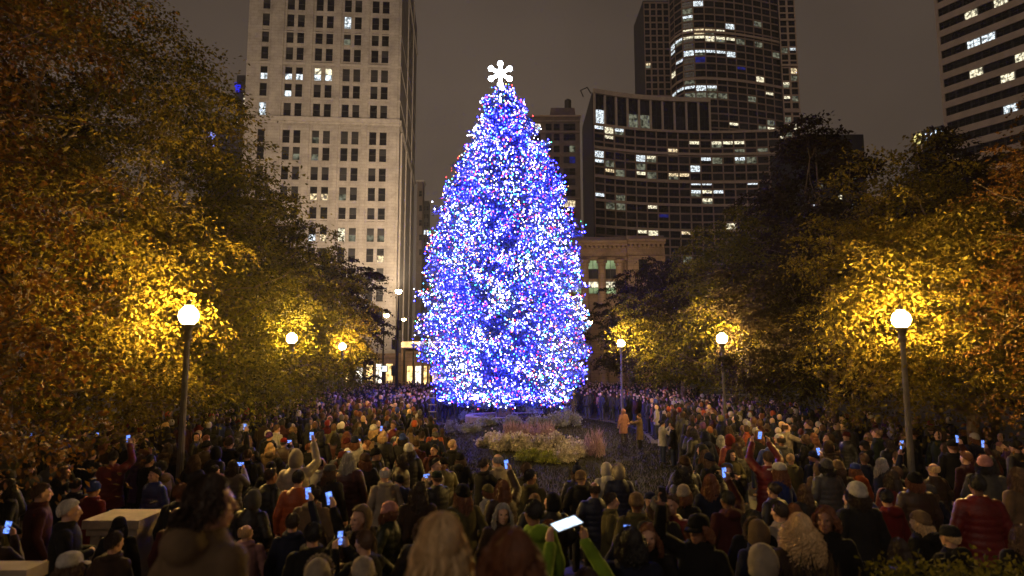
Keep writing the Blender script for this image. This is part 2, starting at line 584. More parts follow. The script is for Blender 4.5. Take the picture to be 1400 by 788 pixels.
n = 26000
ra, aa = np.sqrt(rng.random(n)) * .99, rng.random(n) * 2 * PI
gx, gy = MOUND[0] + MOUND[2] * ra * np.cos(aa), MOUND[1] + MOUND[3] * ra * np.sin(aa)
gzv = MOUND[4] * (0.5 + 0.5 * np.cos(PI * ra)) ** 0.8
c = np.stack([gx, gy, gzv + .05], 1)
lx, ly = rng.uniform(-3.4, 6.6, 30000), rng.uniform(12.4, 30, 30000)
kk = np.array([in_lawn(a, b) and mound_r(a, b) > 1 for a, b in zip(lx, ly)])
c = np.concatenate([c, np.stack([lx[kk], ly[kk], np.full(kk.sum(), .045)], 1)])
n = len(c)
V = leaves(c, .09 + .07 * rng.random(n), .02, rng, up=np.array([0, 0, 1.0]))
tag(link('grass', quads_mesh('grass', V, M['blade'])), kind='stuff')


# ------------------------------------------------------------------ buildings
class Facade:
    """A wall line in plan, left to right as one faces it; frame(u) gives point, tangent and outward normal."""

    def __init__(self, pts):
        self.p = np.array(pts, float)
        s = np.linalg.norm(np.diff(self.p, axis=0), axis=1)
        self.s = np.concatenate([[0], np.cumsum(s)])
        self.L = self.s[-1]

    def frame(self, u):
        i = int(np.clip(np.searchsorted(self.s, u, side='right') - 1, 0, len(self.p) - 2))
        t = (self.p[i + 1] - self.p[i]) / (self.s[i + 1] - self.s[i])
        return self.p[i] + t * (u - self.s[i]), t, np.array([t[1], -t[0]])

    def at(self, u, o, z):
        p, t, nn = self.frame(u)
        q = p + nn * o
        return (q[0], q[1], z)

    def slab(self, mb, u0, u1, z0, z1, o0, o1, m=0):
        us = [u0] + [s for s in self.s[1:-1] if u0 + .05 < s < u1 - .05] + [u1]
        for a, b in zip(us[:-1], us[1:]):
            k = 1e-4
            f = lambda u, o, z: self.at(min(max(u, 0), self.L), o, z)
            mb.hexa([f(a + k, o1, z0), f(b - k, o1, z0), f(b - k, o0, z0), f(a + k, o0, z0),
                     f(a + k, o1, z1), f(b - k, o1, z1), f(b - k, o0, z1), f(a + k, o0, z1)], m)


def window_mesh(wd, ht, kind, mullions=1, lower=None, arched=False, thick=.1):
    """A framed window standing in local X/Z with its face to -Y, centred on its sill middle."""
    mb = MB()
    f = .07 if wd < 1.6 else .06
    mats = [M['frame'], M[kind], M[lower or kind]]
    mid = ht * .5
    mb.box((0, 0, mid / 2), (wd - .02, thick * .4, mid - .02), 2)
    mb.box((0, 0, mid + (ht - mid) / 2), (wd - .02, thick * .4, ht - mid - .02), 1)
    for x in ([-wd / 2 + f / 2, wd / 2 - f / 2] + [(-wd / 2 + wd * (i + 1) / (mullions + 1)) for i in range(mullions)]):
        mb.box((x, -thick * .35, ht / 2), (f, thick * .5, ht), 0)
    for z in (f / 2, mid, ht - f / 2):
        mb.box((0, -thick * .36, z), (wd - .004, thick * .5, f), 0)
    if arched:
        n_ = 10
        ring = [(-wd / 2, ht)] + [(-wd / 2 * math.cos(PI * i / n_), ht + wd * .32 * math.sin(PI * i / n_)) for i in range(1, n_)] + [(wd / 2, ht)]
        k = len(ring)
        v = [(x, .02, z) for x, z in ring] + [(x, -.03, z) for x, z in ring]
        mb.add(v, [tuple(range(k))[::-1], tuple(range(k, 2 * k))] + [(i, i + 1, k + i + 1, k + i) for i in range(k - 1)] + [(k - 1, 0, k, 2 * k - 1)], 1)
    return mb.mesh('window', mats)


def place_windows(root, items, most=100):
    """items: (size, mesh, (x,y,z), rz). The largest become parts, the rest one part."""
    O = np.array(root.location)
    items = sorted(items, key=lambda t: -t[0])
    for s, me, p, rz in items[:most]:
        link('window', me, root, np.array(p) - O, rz)
    rest = items[most:]
    if rest:
        allv, allf, mi, mats, k = [], [], [], [], 0
        for s, me, p, rz in rest:
            v = np.empty(len(me.vertices) * 3); me.vertices.foreach_get('co', v); v = v.reshape(-1, 3)
            a = np.array([[math.cos(rz), -math.sin(rz), 0], [math.sin(rz), math.cos(rz), 0], [0, 0, 1]])
            allv.append(v @ a.T + np.array(p) - O)
            for q in me.polygons:
                allf.append(tuple(i + k for i in q.vertices))
                mt = me.materials[q.material_index]
                if mt not in mats: mats.append(mt)
                mi.append(mats.index(mt))
            k += len(v)
        me = bpy.data.meshes.new('far_window')
        me.from_pydata(np.concatenate(allv).tolist(), [], allf)
        for m_ in mats: me.materials.append(m_)
        me.polygons.foreach_set('material_index', np.array(mi, np.int32))
        o = link('window_field', me, root)
        o['kind'] = 'stuff'


br = np.random.default_rng(11)

# --- cream stone office tower across the avenue, left
pl, prr = P(331, 210, 128), P(545.5, 210, 130.5)
fx = Facade([pl[:2], prr[:2]])
tx, nx_ = fx.frame(1)[1], fx.frame(1)[2]
back = prr[:2] - nx_ * 46
side = Facade([prr[:2], back])
root = thing('stone_office_tower', (*((pl[:2] + back) / 2), 0), 'tall cream stone office tower with paired sash windows and a cornice line', 'building')
OR = np.array(root.location)
WT = 98.0
mb = MB()
b0, b1, b2 = pl[:2], prr[:2], back
b3 = pl[:2] - nx_ * 46
ins = .42
i0, i1, i2, i3 = b0 - nx_ * ins + tx * ins, b1 - nx_ * ins - tx * ins, b2 - tx * ins, b3 + tx * ins
mb.hexa([(*i0, 0), (*i1, 0), (*i2, 0), (*i3, 0), (*i0, WT), (*i1, WT), (*i2, WT), (*i3, WT)])
WL = fx.L
cols = [(.112,), (.27, .339), (.458, .528), (.643, .712), (.827, .894)]
ww = .046 * WL
rows_px = [-62, -40, -17, 6, 29, 51, 74, 101, 124, 150, 187, 210, 237, 264, 292, 320, 348, 375, 402, 430]
zc = [P(440, y, 129)[2] for y in rows_px]
wh = 2.8
edges = [0.0]
for g in cols:
    for u in g:
        edges += [u * WL - ww / 2, u * WL + ww / 2]
edges.append(WL)
for i in range(0, len(edges), 2):               # full-height piers, slim ones between a pair
    wide = edges[i + 1] - edges[i] > 2.0
    fx.slab(mb, edges[i], edges[i + 1], 0, WT, -.45, 0.0 if wide else -.12)
    if wide and i not in (0,):
        fx.slab(mb, edges[i] + .5, edges[i + 1] - .5, 0, WT, 0.0, .28)
zs = sorted(zc)
for g in cols:                                   # spandrels between the windows of a bay
    for u in g:
        last = 0
        for z in zs:
            fx.slab(mb, u * WL - ww / 2, u * WL + ww / 2, last, z - wh / 2, -.44, -.16)
            fx.slab(mb, u * WL - ww / 2 - .05, u * WL + ww / 2 + .05, z - wh / 2 - .16, z - wh / 2, -.15, .05)
            last = z + wh / 2
        fx.slab(mb, u * WL - ww / 2, u * WL + ww / 2, last, WT, -.44, -.16)
# the plain side wall with one column of windows high up
sc = [(20, [8, 32, 56, 80, 104, 128])]
side.slab(mb, .0, side.L, 0, WT, -.4, -.003)
mb.obj('wall', M['stone'], root, origin=OR)
mb = MB()
for py, h, o in ((88, .5, .25), (135, .35, .2), (164, .9, .6), (168, .5, .35), (300, .3, .12), (45, .3, .15), (-70, .8, .5)):
    z = P(440, py, 129)[2]
    fx.slab(mb, -.0, WL, z - h / 2, z + h / 2, .11, o)
    side.slab(mb, .0, side.L, z - h / 2, z + h / 2, .0, o * .6)
z = P(440, 164, 129)[2]
for u in np.arange(.4, WL, .9):                  # dentils under the main cornice
    fx.slab(mb, u, u + .4, z - .95, z - .55, .1, .42)
mb.obj('cornice', M['stone_trim'], root, origin=OR)
mb = MB()
side.slab(mb, 3.0, 4.6, 0, 52, .0, .35)          # pale service shaft on the side wall
side.slab(mb, 16, 17, 0, WT, .0, .25)
side.slab(mb, 32, 33, 0, WT, .0, .25)
mb.obj('side_pilaster', M['stone_trim'], root, origin=OR)
mb = MB()
for x0, x1, zz in ((0, WL, WT),):
    fx.slab(mb, x0 - .0, x1, zz, zz + .6, -1.0, .5)
mb.obj('parapet', M['stone_trim'], root, origin=OR)
wm = {k: window_mesh(ww, wh, *v) for k, v in {
    'dark': ('glass', 0, None), 'blind': ('glassw', 0, 'glass'), 'blind2': ('glassw', 0, None), 'half': ('glass', 0, 'lit_cool'),
    'halfw': ('glass', 0, 'lit_warm'), 'full': ('lit_white', 0, None), 'dimlow': ('glassw', 0, 'lit_dim'), 'cool': ('lit_cool', 0, None)}.items()}
wa = {k: window_mesh(ww, wh, v[0], 0, v[1], True) for k, v in {'dark': ('glassw', None), 'lit': ('glass', 'lit_cool'), 'full': ('lit_white', 'lit_cool')}.items()}
lit = {(35, 5): 'cool', (29, 5): 'cool', (150, 0): 'cool', (124, 1): 'half', (210, 2): 'dimlow', (210, 3): 'dimlow', (264, 3): 'halfw', (264, 4): 'halfw', (264, 5): 'dimlow',
       (320, 5): 'full', (320, 6): 'dimlow', (320, 4): 'halfw', (320, 3): 'half', (320, 7): 'dimlow', (320, 8): 'dimlow', (348, 8): 'halfw', (187, 5): 'blind2', (187, 6): 'blind2'}
items = []
for py, z in zip(rows_px, zc):
    ci = 0
    for g in cols:
        for u in g:
            if py == 101:
                me = wa['lit' if ci < 3 else ('full' if ci < 5 else 'dark')]
            else:
                k = lit.get((py, ci)) or br.choice(['dark', 'dark', 'dark', 'blind', 'blind', 'blind2', 'dimlow'], p=[.3, .2, .1, .2, .12, .05, .03])
                me = wm[k]
            p, t, nn = fx.frame(u * WL)
            q = p + nn * (-.33)
            vis = 1 if -30 < py < 400 else .2
            items.append((vis + .001 * py, me, (q[0], q[1], z - wh / 2), math.atan2(t[1], t[0])))
            ci += 1
sw = window_mesh(1.5, 2.2, 'glass', 0)
for u in (21.5, 26.5):
    for py in (-20, 8, 32, 56, 80, 104):
        p, t, nn = side.frame(u)
        q = p + nn * .05
        z = P(557, py, 152)[2]
        items.append((.1, sw, (q[0], q[1], z), math.atan2(t[1], t[0])))
place_windows(root, items)


def box_building(name, label, cat, x0, x1, Y, ytop_px, xm, depth, wallm, win=None, rows=(), colsf=(), wsize=(1.4, 1.9), lits=(), trim=True, trimm='stone_trim', most=60):
    """A plain block facing the camera: pixel columns x0..x1 at distance Y, roof at pixel row ytop_px."""
    a, b = P(x0, ytop_px + 40, Y), P(x1, ytop_px + 40, Y)
    z = P(xm, ytop_px, Y)[2]
    f = Facade([a[:2], b[:2]])
    r = thing(name, ((a[0] + b[0]) / 2, Y + depth / 2, 0), label, cat)
    O = np.array(r.location)
    mb = MB()
    mb.hexa([(a[0], Y, 0), (b[0], Y, 0), (b[0], Y + depth, 0), (a[0], Y + depth, 0), (a[0], Y, z), (b[0], Y, z), (b[0], Y + depth, z), (a[0], Y + depth, z)])
    mb.obj('wall', wallm, r, origin=O)
    if trim:
        mb = MB()
        mb.box(((a[0] + b[0]) / 2, Y + depth / 2, z + .25), (b[0] - a[0] + .8, depth + .8, .5))
        mb.obj('parapet', M[trimm], r, origin=O)
    ms = {}
    it = []
    for i, py in enumerate(rows):
        for j, px in enumerate(colsf):
            k = dict(lits).get((i, j)) or ('glass' if br.random() < .8 else 'glassw')
            if k not in ms:
                ms[k] = window_mesh(wsize[0], wsize[1], k, 0, None)
            p = P(px, py, Y)
            it.append((1 + (k.startswith('lit')), ms[k], (p[0], Y - .05, p[2] - wsize[1] / 2), 0))
    if it:
        place_windows(r, it, most)
    return r, z


# --- slivers of buildings down the side street
box_building('corner_block', 'narrow brown block seen past the side wall of the cream tower', 'building', 570, 577.5, 190, 249, 574, 4, M['brownbrick'],
             rows=(265, 285, 305, 325, 345), colsf=(575,), wsize=(.9, 1.8))
box_building('slab_tower', 'slim black slab building just left of the big lit tree', 'building', 578.6, 585.5, 215, 275, 582, 4, M['darkclad'],
             rows=(285, 296, 307, 318, 329, 340, 351), colsf=(580.5, 584.5), wsize=(.8, 1.6), lits={(3, 0): 'lit_cool', (3, 1): 'lit_white'}.items(), trim=False)

# --- far left, behind the foliage
r, z = box_building('distant_tower', 'far dark tower with a blue lit crown and a dotted line of lit windows', 'building', 322, 337, 310, 103, 328, 25, M['darkclad'],
                    rows=[128 + 6.8 * i for i in range(9)], colsf=(325.2, 334.2), wsize=(1.0, 1.3),
                    lits={**{(i, 1): 'lit_white' for i in (0, 1, 2, 4, 5, 6, 7)}, (2, 0): 'lit_warm', (5, 0): 'lit_dim', (6, 0): 'lit_white'}.items(), trim=False)
mb = MB()
q = P(325.5, 121, 309.4)
mb.box((q[0], q[1], q[2]), (2.0, .8, 3.4))
q = P(322.4, 116, 309.4)
mb.box((q[0], q[1], q[2]), (.8, .8, 2.2))
mb.obj('crown_light', emit('blue_crown_light', (.02, .03, 1), .9), r, origin=np.array(r.location))
r, z = box_building('low_dark_block', 'dark flat roofed block with faint bluish floor lines by the tower', 'building', 284, 331.5, 240, 170, 310, 20, M['darkclad'], trim=False)
mb = MB()
for py in (178, 186, 194, 202):
    a, b = P(300, py, 239.8), P(331, py, 239.8)
    mb.box(((a[0] + b[0]) / 2, 239.8, a[2]), (b[0] - a[0], .3, .8))
mb.obj('floor_line', surf('bluish_spandrel', (.16, .17, .24), (.1, .11, .16), .5), r, origin=np.array(r.location))
q = P(288.5, 186, 236)
r = thing('rooftop_sign', (q[0], q[1], q[2] - 3), 'small glowing blue arched sign above the left trees', 'sign')
mb = MB()
pts = [P(283 + 10 * t, 189 - 6 * math.sin(PI * (.12 + .76 * t)), 236) for t in np.linspace(0, 1, 9)]
mb.tube(pts, .62, 8)
mb.tube([P(290.5, 190, 236), P(292.5, 195, 236), P(292, 199, 236)], .35, 8)
mb.obj('light_letter', emit('blue_sign_light', (.35, .4, 1), 1.4), r, origin=np.array(r.location))
mb = MB()
mb.box(q - np.array([0, -.9, 0]), (3.2, .3, 4.4))
mb.obj('sign_board', M['darkclad'], r, origin=np.array(r.location))

# --- old brown building right behind the tree
cw = (735, 750, 761, 774.5, 782.5)
r, z = box_building('old_brown_block', 'old brown brick block with a rooftop tank, partly behind the lit tree', 'building', 722, 793, 210, 160, 760, 30, M['brownbrick'],
                    rows=[174, 188, 204, 219, 235, 249, 264, 279, 294, 309], colsf=cw, wsize=(2.0, 2.3), trimm='mullion',
                    lits={(0, 0): 'lit_white', (3, 4): 'lit_blue', (7, 3): 'lit_warm', (7, 4): 'lit_warm', (2, 4): 'lit_dim'}.items())
O = np.array(r.location)
mb = MB()
a, b = P(752, 161, 214), P(787, 147, 214)
mb.box(((a[0] + b[0]) / 2, 219, (a[2] + b[2]) / 2), (b[0] - a[0], 10, b[2] - a[2]), top=.92)
mb.obj('penthouse', M['brownbrick'], r, origin=O)
mb = MB()
a, b = P(772, 148, 216), P(781.5, 134, 216)
mb.rings([(a[2], 1.15), (b[2] - .6, 1.15), (b[2], .4)], n=14, c=((a[0] + b[0]) / 2, 217))
mb.obj('water_tank', M['darkclad'], r, origin=O)
M['brown_course'] = surf('brown_course', (.26, .2, .16), (.2, .15, .12), .8, .8)
for py in (166, 181, 272):
    mb = MB()
    a, b = P(722, py, 209.9), P(793, py, 209.9)
    mb.box(((a[0] + b[0]) / 2, 209.75, a[2]), (b[0] - a[0], .5, .5))
    mb.obj('string_course', M['brown_course'], r, origin=O)

# --- the glass tower and its concave podium
def grid_building(root, f, z0, z1, ncol, fl, bands, wm_, lit_fn, mull='mullion', wn=.8, post_w=.45, proud=.25, most=100, tall=None, u0=0, u1=None):
    O = np.array(root.location)
    u1 = u1 or f.L
    mb = MB()
    nf = int(round((z1 - z0) / fl))
    cw_ = (u1 - u0) / ncol
    items = []
    for j in range(ncol + 1):
        u = u0 + j * cw_
        f.slab(mb, max(u - post_w / 2, 0), min(u + post_w / 2, f.L), z0, z1, -.3, proud)
    for i in range(nf + 1):
        z = z0 + i * fl
        f.slab(mb, u0, u1, z - fl * (1 - wn) / 2, z + fl * (1 - wn) / 2, -.3, proud * .5)
    for z in bands:
        bd = MB()
        f.slab(bd, u0, u1, z - .55, z + .55, proud + .01, proud + .45)
        bd.obj('band', M['bandstone'], root, origin=O)
    f.slab(mb, u0, u1, z0, z1, -1.2, -.31, 1)
    mb.obj('wall', [M[mull], M['darkclad']], root, origin=O)
    ms = {}
    for i in range(nf):
        for j in range(ncol):
            k = lit_fn(i, j, nf)
            ht, wd = fl * wn, cw_ - post_w
            lo_ = None
            if k.startswith('lit') and k != 'lit_dim':
                lo_ = ['glass', 'lit_dim', None, 'glassw'][(i * 7 + j * 3) % 4]
            kk_ = k
            k = (k, lo_)
            if k not in ms:
                ms[k] = window_mesh(wd * (.999 if not lo_ else .998), ht, kk_, 1 if wd > 2.4 else 0, lo_, thick=.2)
            u = u0 + (j + .5) * cw_
            p, t, nn = f.frame(u)
            q = p - nn * .2
            items.append(((2 if kk_.startswith('lit') else 1) + .01 * i, ms[k], (q[0], q[1], z0 + i * fl + fl * (1 - wn) / 2), math.atan2(t[1], t[0])))
    return items


def core(root, pts, z, m, name='core'):
    O = np.array(root.location)
    n_ = len(pts)
    mb = MB()
    v = [(*p, 0) for p in pts] + [(*p, z) for p in pts]
    mb.add(v, [tuple(range(n_))[::-1], tuple(range(n_, 2 * n_))] + [(i, (i + 1) % n_, n_ + (i + 1) % n_, n_ + i) for i in range(n_)])
    return mb.obj(name, m, root, origin=O)


def pick(ps):
    ks = list(ps)
    pr = np.array([ps[k] for k in ks], float)
    return ks[br.choice(len(ks), p=pr / pr.sum())]


dk = {'glass': 1.0, 'glassw': .35}
# podium: concave front between pixel 812 and 1066
ys = [(812, 275), (835, 278), (860, 280.6), (880, 282.2), (900, 283.4), (925, 284.4), (950, 285), (972.5, 285.2), (1000, 285), (1030, 284.2), (1066, 283)]
pf = Facade([P(x, 190, y)[:2] for x, y in ys])
u972 = pf.s[7]
ztop = P(850, 130, 279.5)[2]
root = thing('concave_podium', (*P(930, 500, 292)[:2], 0), 'dark curved apartment block with pale floor bands and tall top windows', 'building')
O = np.array(root.location)
zb = [P(850, y, 279.5)[2] for y in (175, 206, 245, 277, 312)]
fl = (zb[0] - zb[4]) / 12
z0 = zb[4] - fl * 6
POD_LIT = {(17, 0): 'lit_cool', (17, 1): 'lit_white', (17, 2): 'lit_cool', (16, 1): 'lit_white', (14, 10): 'lit_cool', (14, 0): 'lit_cool', (14, 4): 'lit_cool', (14, 5): 'lit_white',
           (13, 0): 'lit_cool', (13, 1): 'lit_dim', (12, 1): 'lit_warm', (12, 4): 'lit_white', (12, 5): 'lit_dim', (12, 2): 'lit_dim', (12, 7): 'lit_warm', (12, 8): 'lit_warm',
           (11, 10): 'lit_cool', (11, 9): 'lit_cool', (10, 10): 'lit_white', (10, 9): 'lit_cool', (10, 11): 'lit_cool', (9, 0): 'lit_cool', (9, 10): 'lit_white', (8, 1): 'lit_dim',
           (8, 5): 'lit_white', (8, 2): 'lit_dim', (7, 6): 'lit_blue', (5, 4): 'lit_white', (5, 5): 'lit_white', (16, 9): 'lit_white', (16, 12): 'lit_white', (16, 13): 'lit_white', (14, 13): 'lit_cool',
           (15, 7): 'lit_warm', (13, 9): 'lit_cool', (14, 14): 'lit_dim', (16, 11): 'lit_white', (11, 14): 'lit_cool', (5, 8): 'lit_warm', (6, 12): 'lit_white'}
ncp = 17


def podlit(i, j, nf):
    return POD_LIT.get((i, j)) or pick({**dk, 'lit_dim': .06})


items = grid_building(root, pf, z0, zb[0], ncp, fl, zb, None, podlit, post_w=.55)
# the tall top storey, on the left two thirds only
mb = MB()
ntop = 10
cwt = u972 / ntop
for j in range(ntop + 1):
    u = min(max(j * cwt, .4), u972 - .4)
    pf.slab(mb, u - .4, u + .4, zb[0], ztop - 1.2, -.3, .6)
pf.slab(mb, 0, u972, ztop - 1.2, ztop + .8, -.5, .9)
mb.obj('top_colonnade', M['bandstone2'], root, origin=O)
mb = MB()
pf.slab(mb, 0, u972, zb[0], ztop - 1.2, -1.2, -.32)
mb.obj('top_wall', M['darkclad'], root, origin=O)
tk = [('glass', 'lit_cool'), ('glass', None), ('glass', None), ('glass', 'lit_dim'), ('glassw', 'lit_dim'), ('glass', None), ('glass', None), ('glass', 'glassw'), ('glass', None), ('glass', None)]
for j in range(ntop):
    me = window_mesh(cwt - .9, ztop - zb[0] - 1.4, tk[j][0], 1, tk[j][1], thick=.2)
    p, t, nn = pf.frame((j + .5) * cwt)
    q = p - nn * .2
    items.append((3, me, (q[0], q[1], zb[0] + .1), math.atan2(t[1], t[0])))
place_windows(root, items)
ci = [pf.at(u, -1.25, 0)[:2] for u in np.linspace(0.01, u972, 9)]
core(root, ci + [(ci[-1][0], 318), (ci[0][0] + .3, 318)], ztop - .3, M['darkclad'], 'rear_wall')
ci2 = [pf.at(u, -1.25, 0)[:2] for u in np.linspace(u972, pf.L, 5)]
core(root, ci2 + [(ci2[-1][0], 300), (ci2[0][0], 300)], zb[0] - .3, M['darkclad'], 'rear_wing')
# dark side wall with a few small lights
sf = Facade([(pf.p[0][0] - .1, 320), (pf.p[0][0] - .1, 275.5)])
mb = MB()
sf.slab(mb, 0, sf.L, 0, ztop - 1, -.4, -.05)
mb.obj('side_wall', M['darkclad'], root, origin=O)
mb = MB()
a = P(803, 128, 300)
mb.tube([a + (-2, 0, -1.5), a + (-3.2, 0, 1.5), a + (0, 0, 3), a + (1.6, 0, .2)], .3, 6)
mb.obj('roof_davit', M['black_metal'], root, origin=O)

# tower
tz = 190.0
ft = Facade([P(x, 80, y)[:2] for x, y in ((917, 311), (925, 305), (933, 301.5), (946, 300), (960, 299.6), (975, 300), (995, 301.2), (1015, 303), (1035, 305.5), (1052, 308), (1067, 310.5))])
root = thing('glass_residential_tower', (*P(985, 500, 320)[:2], 0), 'very tall dark glass tower with a rounded front and scattered lit windows', 'building')
O = np.array(root.location)
zt0 = zb[0] + .5
fl2 = 3.55
bands = [P(960, y, 299.6)[2] for y in (108, 44, -25)]
TL = {}


def pz(y):
    return int((P(960, y, 299.6)[2] - zt0) / fl2)


nct = 12
for y, js, k in ((45, (2, 3, 4, 5), 'lit_white'), (52, (2, 3, 4, 5, 6), 'lit_white'), (72, (2, 3, 4, 5, 6), 'lit_cool'), (116, (2, 3, 4), 'lit_cool'), (128, (2, 3), 'lit_dim'), (8, (3,), 'lit_cool'),
                 (22, (2,), 'lit_cool'), (30, (6,), 'lit_cool'), (57, (0, 1), 'lit_cool'), (64, (0,), 'lit_cool'), (80, (1,), 'lit_cool'), (90, (0,), 'lit_white'), (83, (3,), 'lit_blue'), (95, (7,), 'lit_blue'),
                 (41, (3, 4), 'lit_warm'), (56, (9,), 'lit_dim'), (99, (9,), 'lit_white'), (120, (10,), 'lit_white'), (25, (9,), 'lit_dim'), (165, (6, 10), 'lit_white'), (180, (11,), 'lit_white'), (123, (0, 1), 'lit_cool')):
    for j in js:
        TL[(pz(y), j)] = k
items = grid_building(root, ft, zt0, zt0 + fl2 * int((tz - zt0) / fl2), nct, fl2, bands, None, lambda i, j, nf: TL.get((i, j)) or pick({**dk, 'lit_dim': .05, 'lit_white': .012}), post_w=.5)
fr = Facade([P(1067.5, 80, 309)[:2], P(1090, 80, 309)[:2]])
RW = {(pz(y), j): k for y, j, k in ((52, 1, 'lit_cool'), (52, 0, 'lit_dim'), (84, 1, 'lit_warm'), (102, 0, 'lit_white'), (124, 0, 'lit_white'), (124, 1, 'lit_dim'), (160, 0, 'lit_warm'), (160, 1, 'lit_white'), (185, 0, 'lit_white'), (147, 0, 'lit_dim'), (172, 0, 'lit_dim'))}
items += grid_building(root, fr, 0, fl2 * int(tz / fl2), 2, fl2, [P(1080, y, 309)[2] for y in (28, 90, 153, 215)], None, lambda i, j, nf: RW.get((i - int(zt0 / fl2), j)) or pick({**dk, 'lit_dim': .1}), mull='bandstone', post_w=.9, wn=.8, proud=.35)
fl_ = Facade([P(881.5, 80, 318)[:2], P(916.5, 80, 318)[:2]])
LW = {(pz(60) + int(zt0 / fl2), 0): 'lit_warm', (pz(108) + int(zt0 / fl2), 1): 'lit_blue'}
items += grid_building(root, fl_, 0, fl2 * int(tz / fl2), 4, fl2, [], None, lambda i, j, nf: LW.get((i, j)) or 'glass', post_w=.8, wn=.78)
place_windows(root, items)
c1 = [ft.at(u, -1.22, 0)[:2] for u in np.linspace(0.01, ft.L - .01, 14)]
core(root, [fl_.at(.01, -1.22, 0)[:2], fl_.at(fl_.L - .01, -1.22, 0)[:2]] + c1 + [fr.at(.01, -1.22, 0)[:2], fr.at(fr.L - .01, -1.22, 0)[:2], (fr.at(fr.L - .01, 0, 0)[0], 345), (fl_.at(.01, 0, 0)[0], 345)], tz, M['darkclad'])

# --- low classical hall with a deep carved cornice
hf = Facade([P(762, 345, 116)[:2], P(858, 345, 116)[:2]])
hp = Facade([P(858.2, 345, 114.6)[:2], P(909, 345, 114.6)[:2]])
root = thing('classical_hall', (*P(838, 500, 128)[:2], 0), 'low classical stone hall with columns and a deep carved cornice', 'building')
O = np.array(root.location)
zc_ = P(820, 331, 116)[2]
zf = P(820, 353, 116)[2]
zw0, zw1 = P(820, 381, 116)[2], P(820, 357, 116)[2]
mb = MB()
for f in (hf, hp):
    f.slab(mb, 0, f.L, 0, zc_ - .4, -16, -.6)
    f.slab(mb, 0, f.L, zf - .4, zc_ - .9, -.59, 0)
    f.slab(mb, 0, f.L, 0, zw0 - 3.2, -.59, .0)
hp.slab(mb, 0, 1.9, zw0 - 3.2, zf - .4, -.59, 0)
hp.slab(mb, 4.9, hp.L, zw0 - 3.2, zf - .4, -.59, 0)
mb.obj('wall', M['limestone'], root, origin=O)
mb = MB()
for f in (hf, hp):
    f.slab(mb, 0, f.L, zc_ - .35, zc_ + .1, -.6, 1.15)
    f.slab(mb, 0, f.L, zc_ - .75, zc_ - .36, -.6, .75)
    f.slab(mb, 0, f.L, zf - .35, zf + .1, .01, .35)
    for u in np.arange(.3, f.L - .4, .8):
        f.slab(mb, u, u + .42, zc_ - 1.25, zc_ - .76, .01, .6)
    for u in np.arange(.3, f.L - .3, .55):
        f.slab(mb, u, u + .3, zf + .35, zf + .9, .01, .12)
mb.obj('cornice', M['limestone'], root, origin=O)
mb = MB()
for f in (hf, hp):
    f.slab(mb, 0, f.L, zc_ + .1, zc_ + 1.0, -1.2, -.5)
mb.obj('parapet', M['mullion'], root, origin=O)
hw = window_mesh(2.9, zw1 - zw0 + .3, 'lit_green', 1, 'glassw', thick=.2)
hw2 = window_mesh(2.9, 2.2, 'lit_white', 1, 'lit_green', thick=.2)
hd = window_mesh(2.6, zw1 - zw0 + .3, 'glass', 1, None, thick=.2)
it = []
for px, me in ((768, hw), (788, hw), (811, hw), (835, hw)):
    p = P(px, 370, 116)
    it.append((2, me, (p[0], 116.45, zw0), 0))
    it.append((1, hw2, (p[0], 116.45, zw0 - 2.7), 0))
p = P(878, 370, 114.6)
it.append((1, hd, (p[0] - .3, 115.05, zw0), 0))
place_windows(root, it)
for px in (778, 799.5, 823, 847):
    p = P(px, 370, 115.7)
    mb = MB()
    mb.rings([(0, .95), (1, .95), (1.01, .8), (zf * .4, .78), (zf - 1.5, .66), (zf - 1.4, .78), (zf - 1.0, .7), (zf - .9, .95), (zf - .42, .95)], n=18, c=(p[0], 115.75))
    mb.obj('column', M['limestone'], root, smooth=False, origin=O)

# --- banded office block, right edge
e0 = P(1290, 165, 159)[:2]
dr = unit(np.array([.486, -.874]))
bf = Facade([e0, e0 + dr * 64])
root = thing('banded_office_block', (*(bf.frame(32)[0] + np.array([14, 8.])), 0), 'office block of beige bands and dark ribbon windows at the right edge', 'building')
O = np.array(root.location)
zt = 112
nb = bf.frame(1)[2]
core(root, [tuple(e0 - nb * .5), tuple(bf.p[1] - nb * .5), tuple(bf.p[1] - nb * 26), tuple(e0 - nb * 26)], zt, M['darkclad'])
flb = 3.75
zbase = P(1291, 165, 159)[2] % flb
it = []
ms = {k: window_mesh(2.9, 1.95, k, 1, None, thick=.2) for k in ('glass', 'glassw', 'lit_white', 'lit_cool')}
BL = {}


def bcell(px, py):
    """Which floor and bay of the banded block shows at this pixel."""
    best = None
    for j in range(20):
        p = bf.frame((j + .5) * 3.2)[0]
        q = pix((p[0], p[1], 50))
        if best is None or abs(q[0] - px) < best[0]:
            best = (abs(q[0] - px), j, p)
    zz = P(px, py, best[2][1])[2]
    return int((zz - zbase) / flb), best[1]


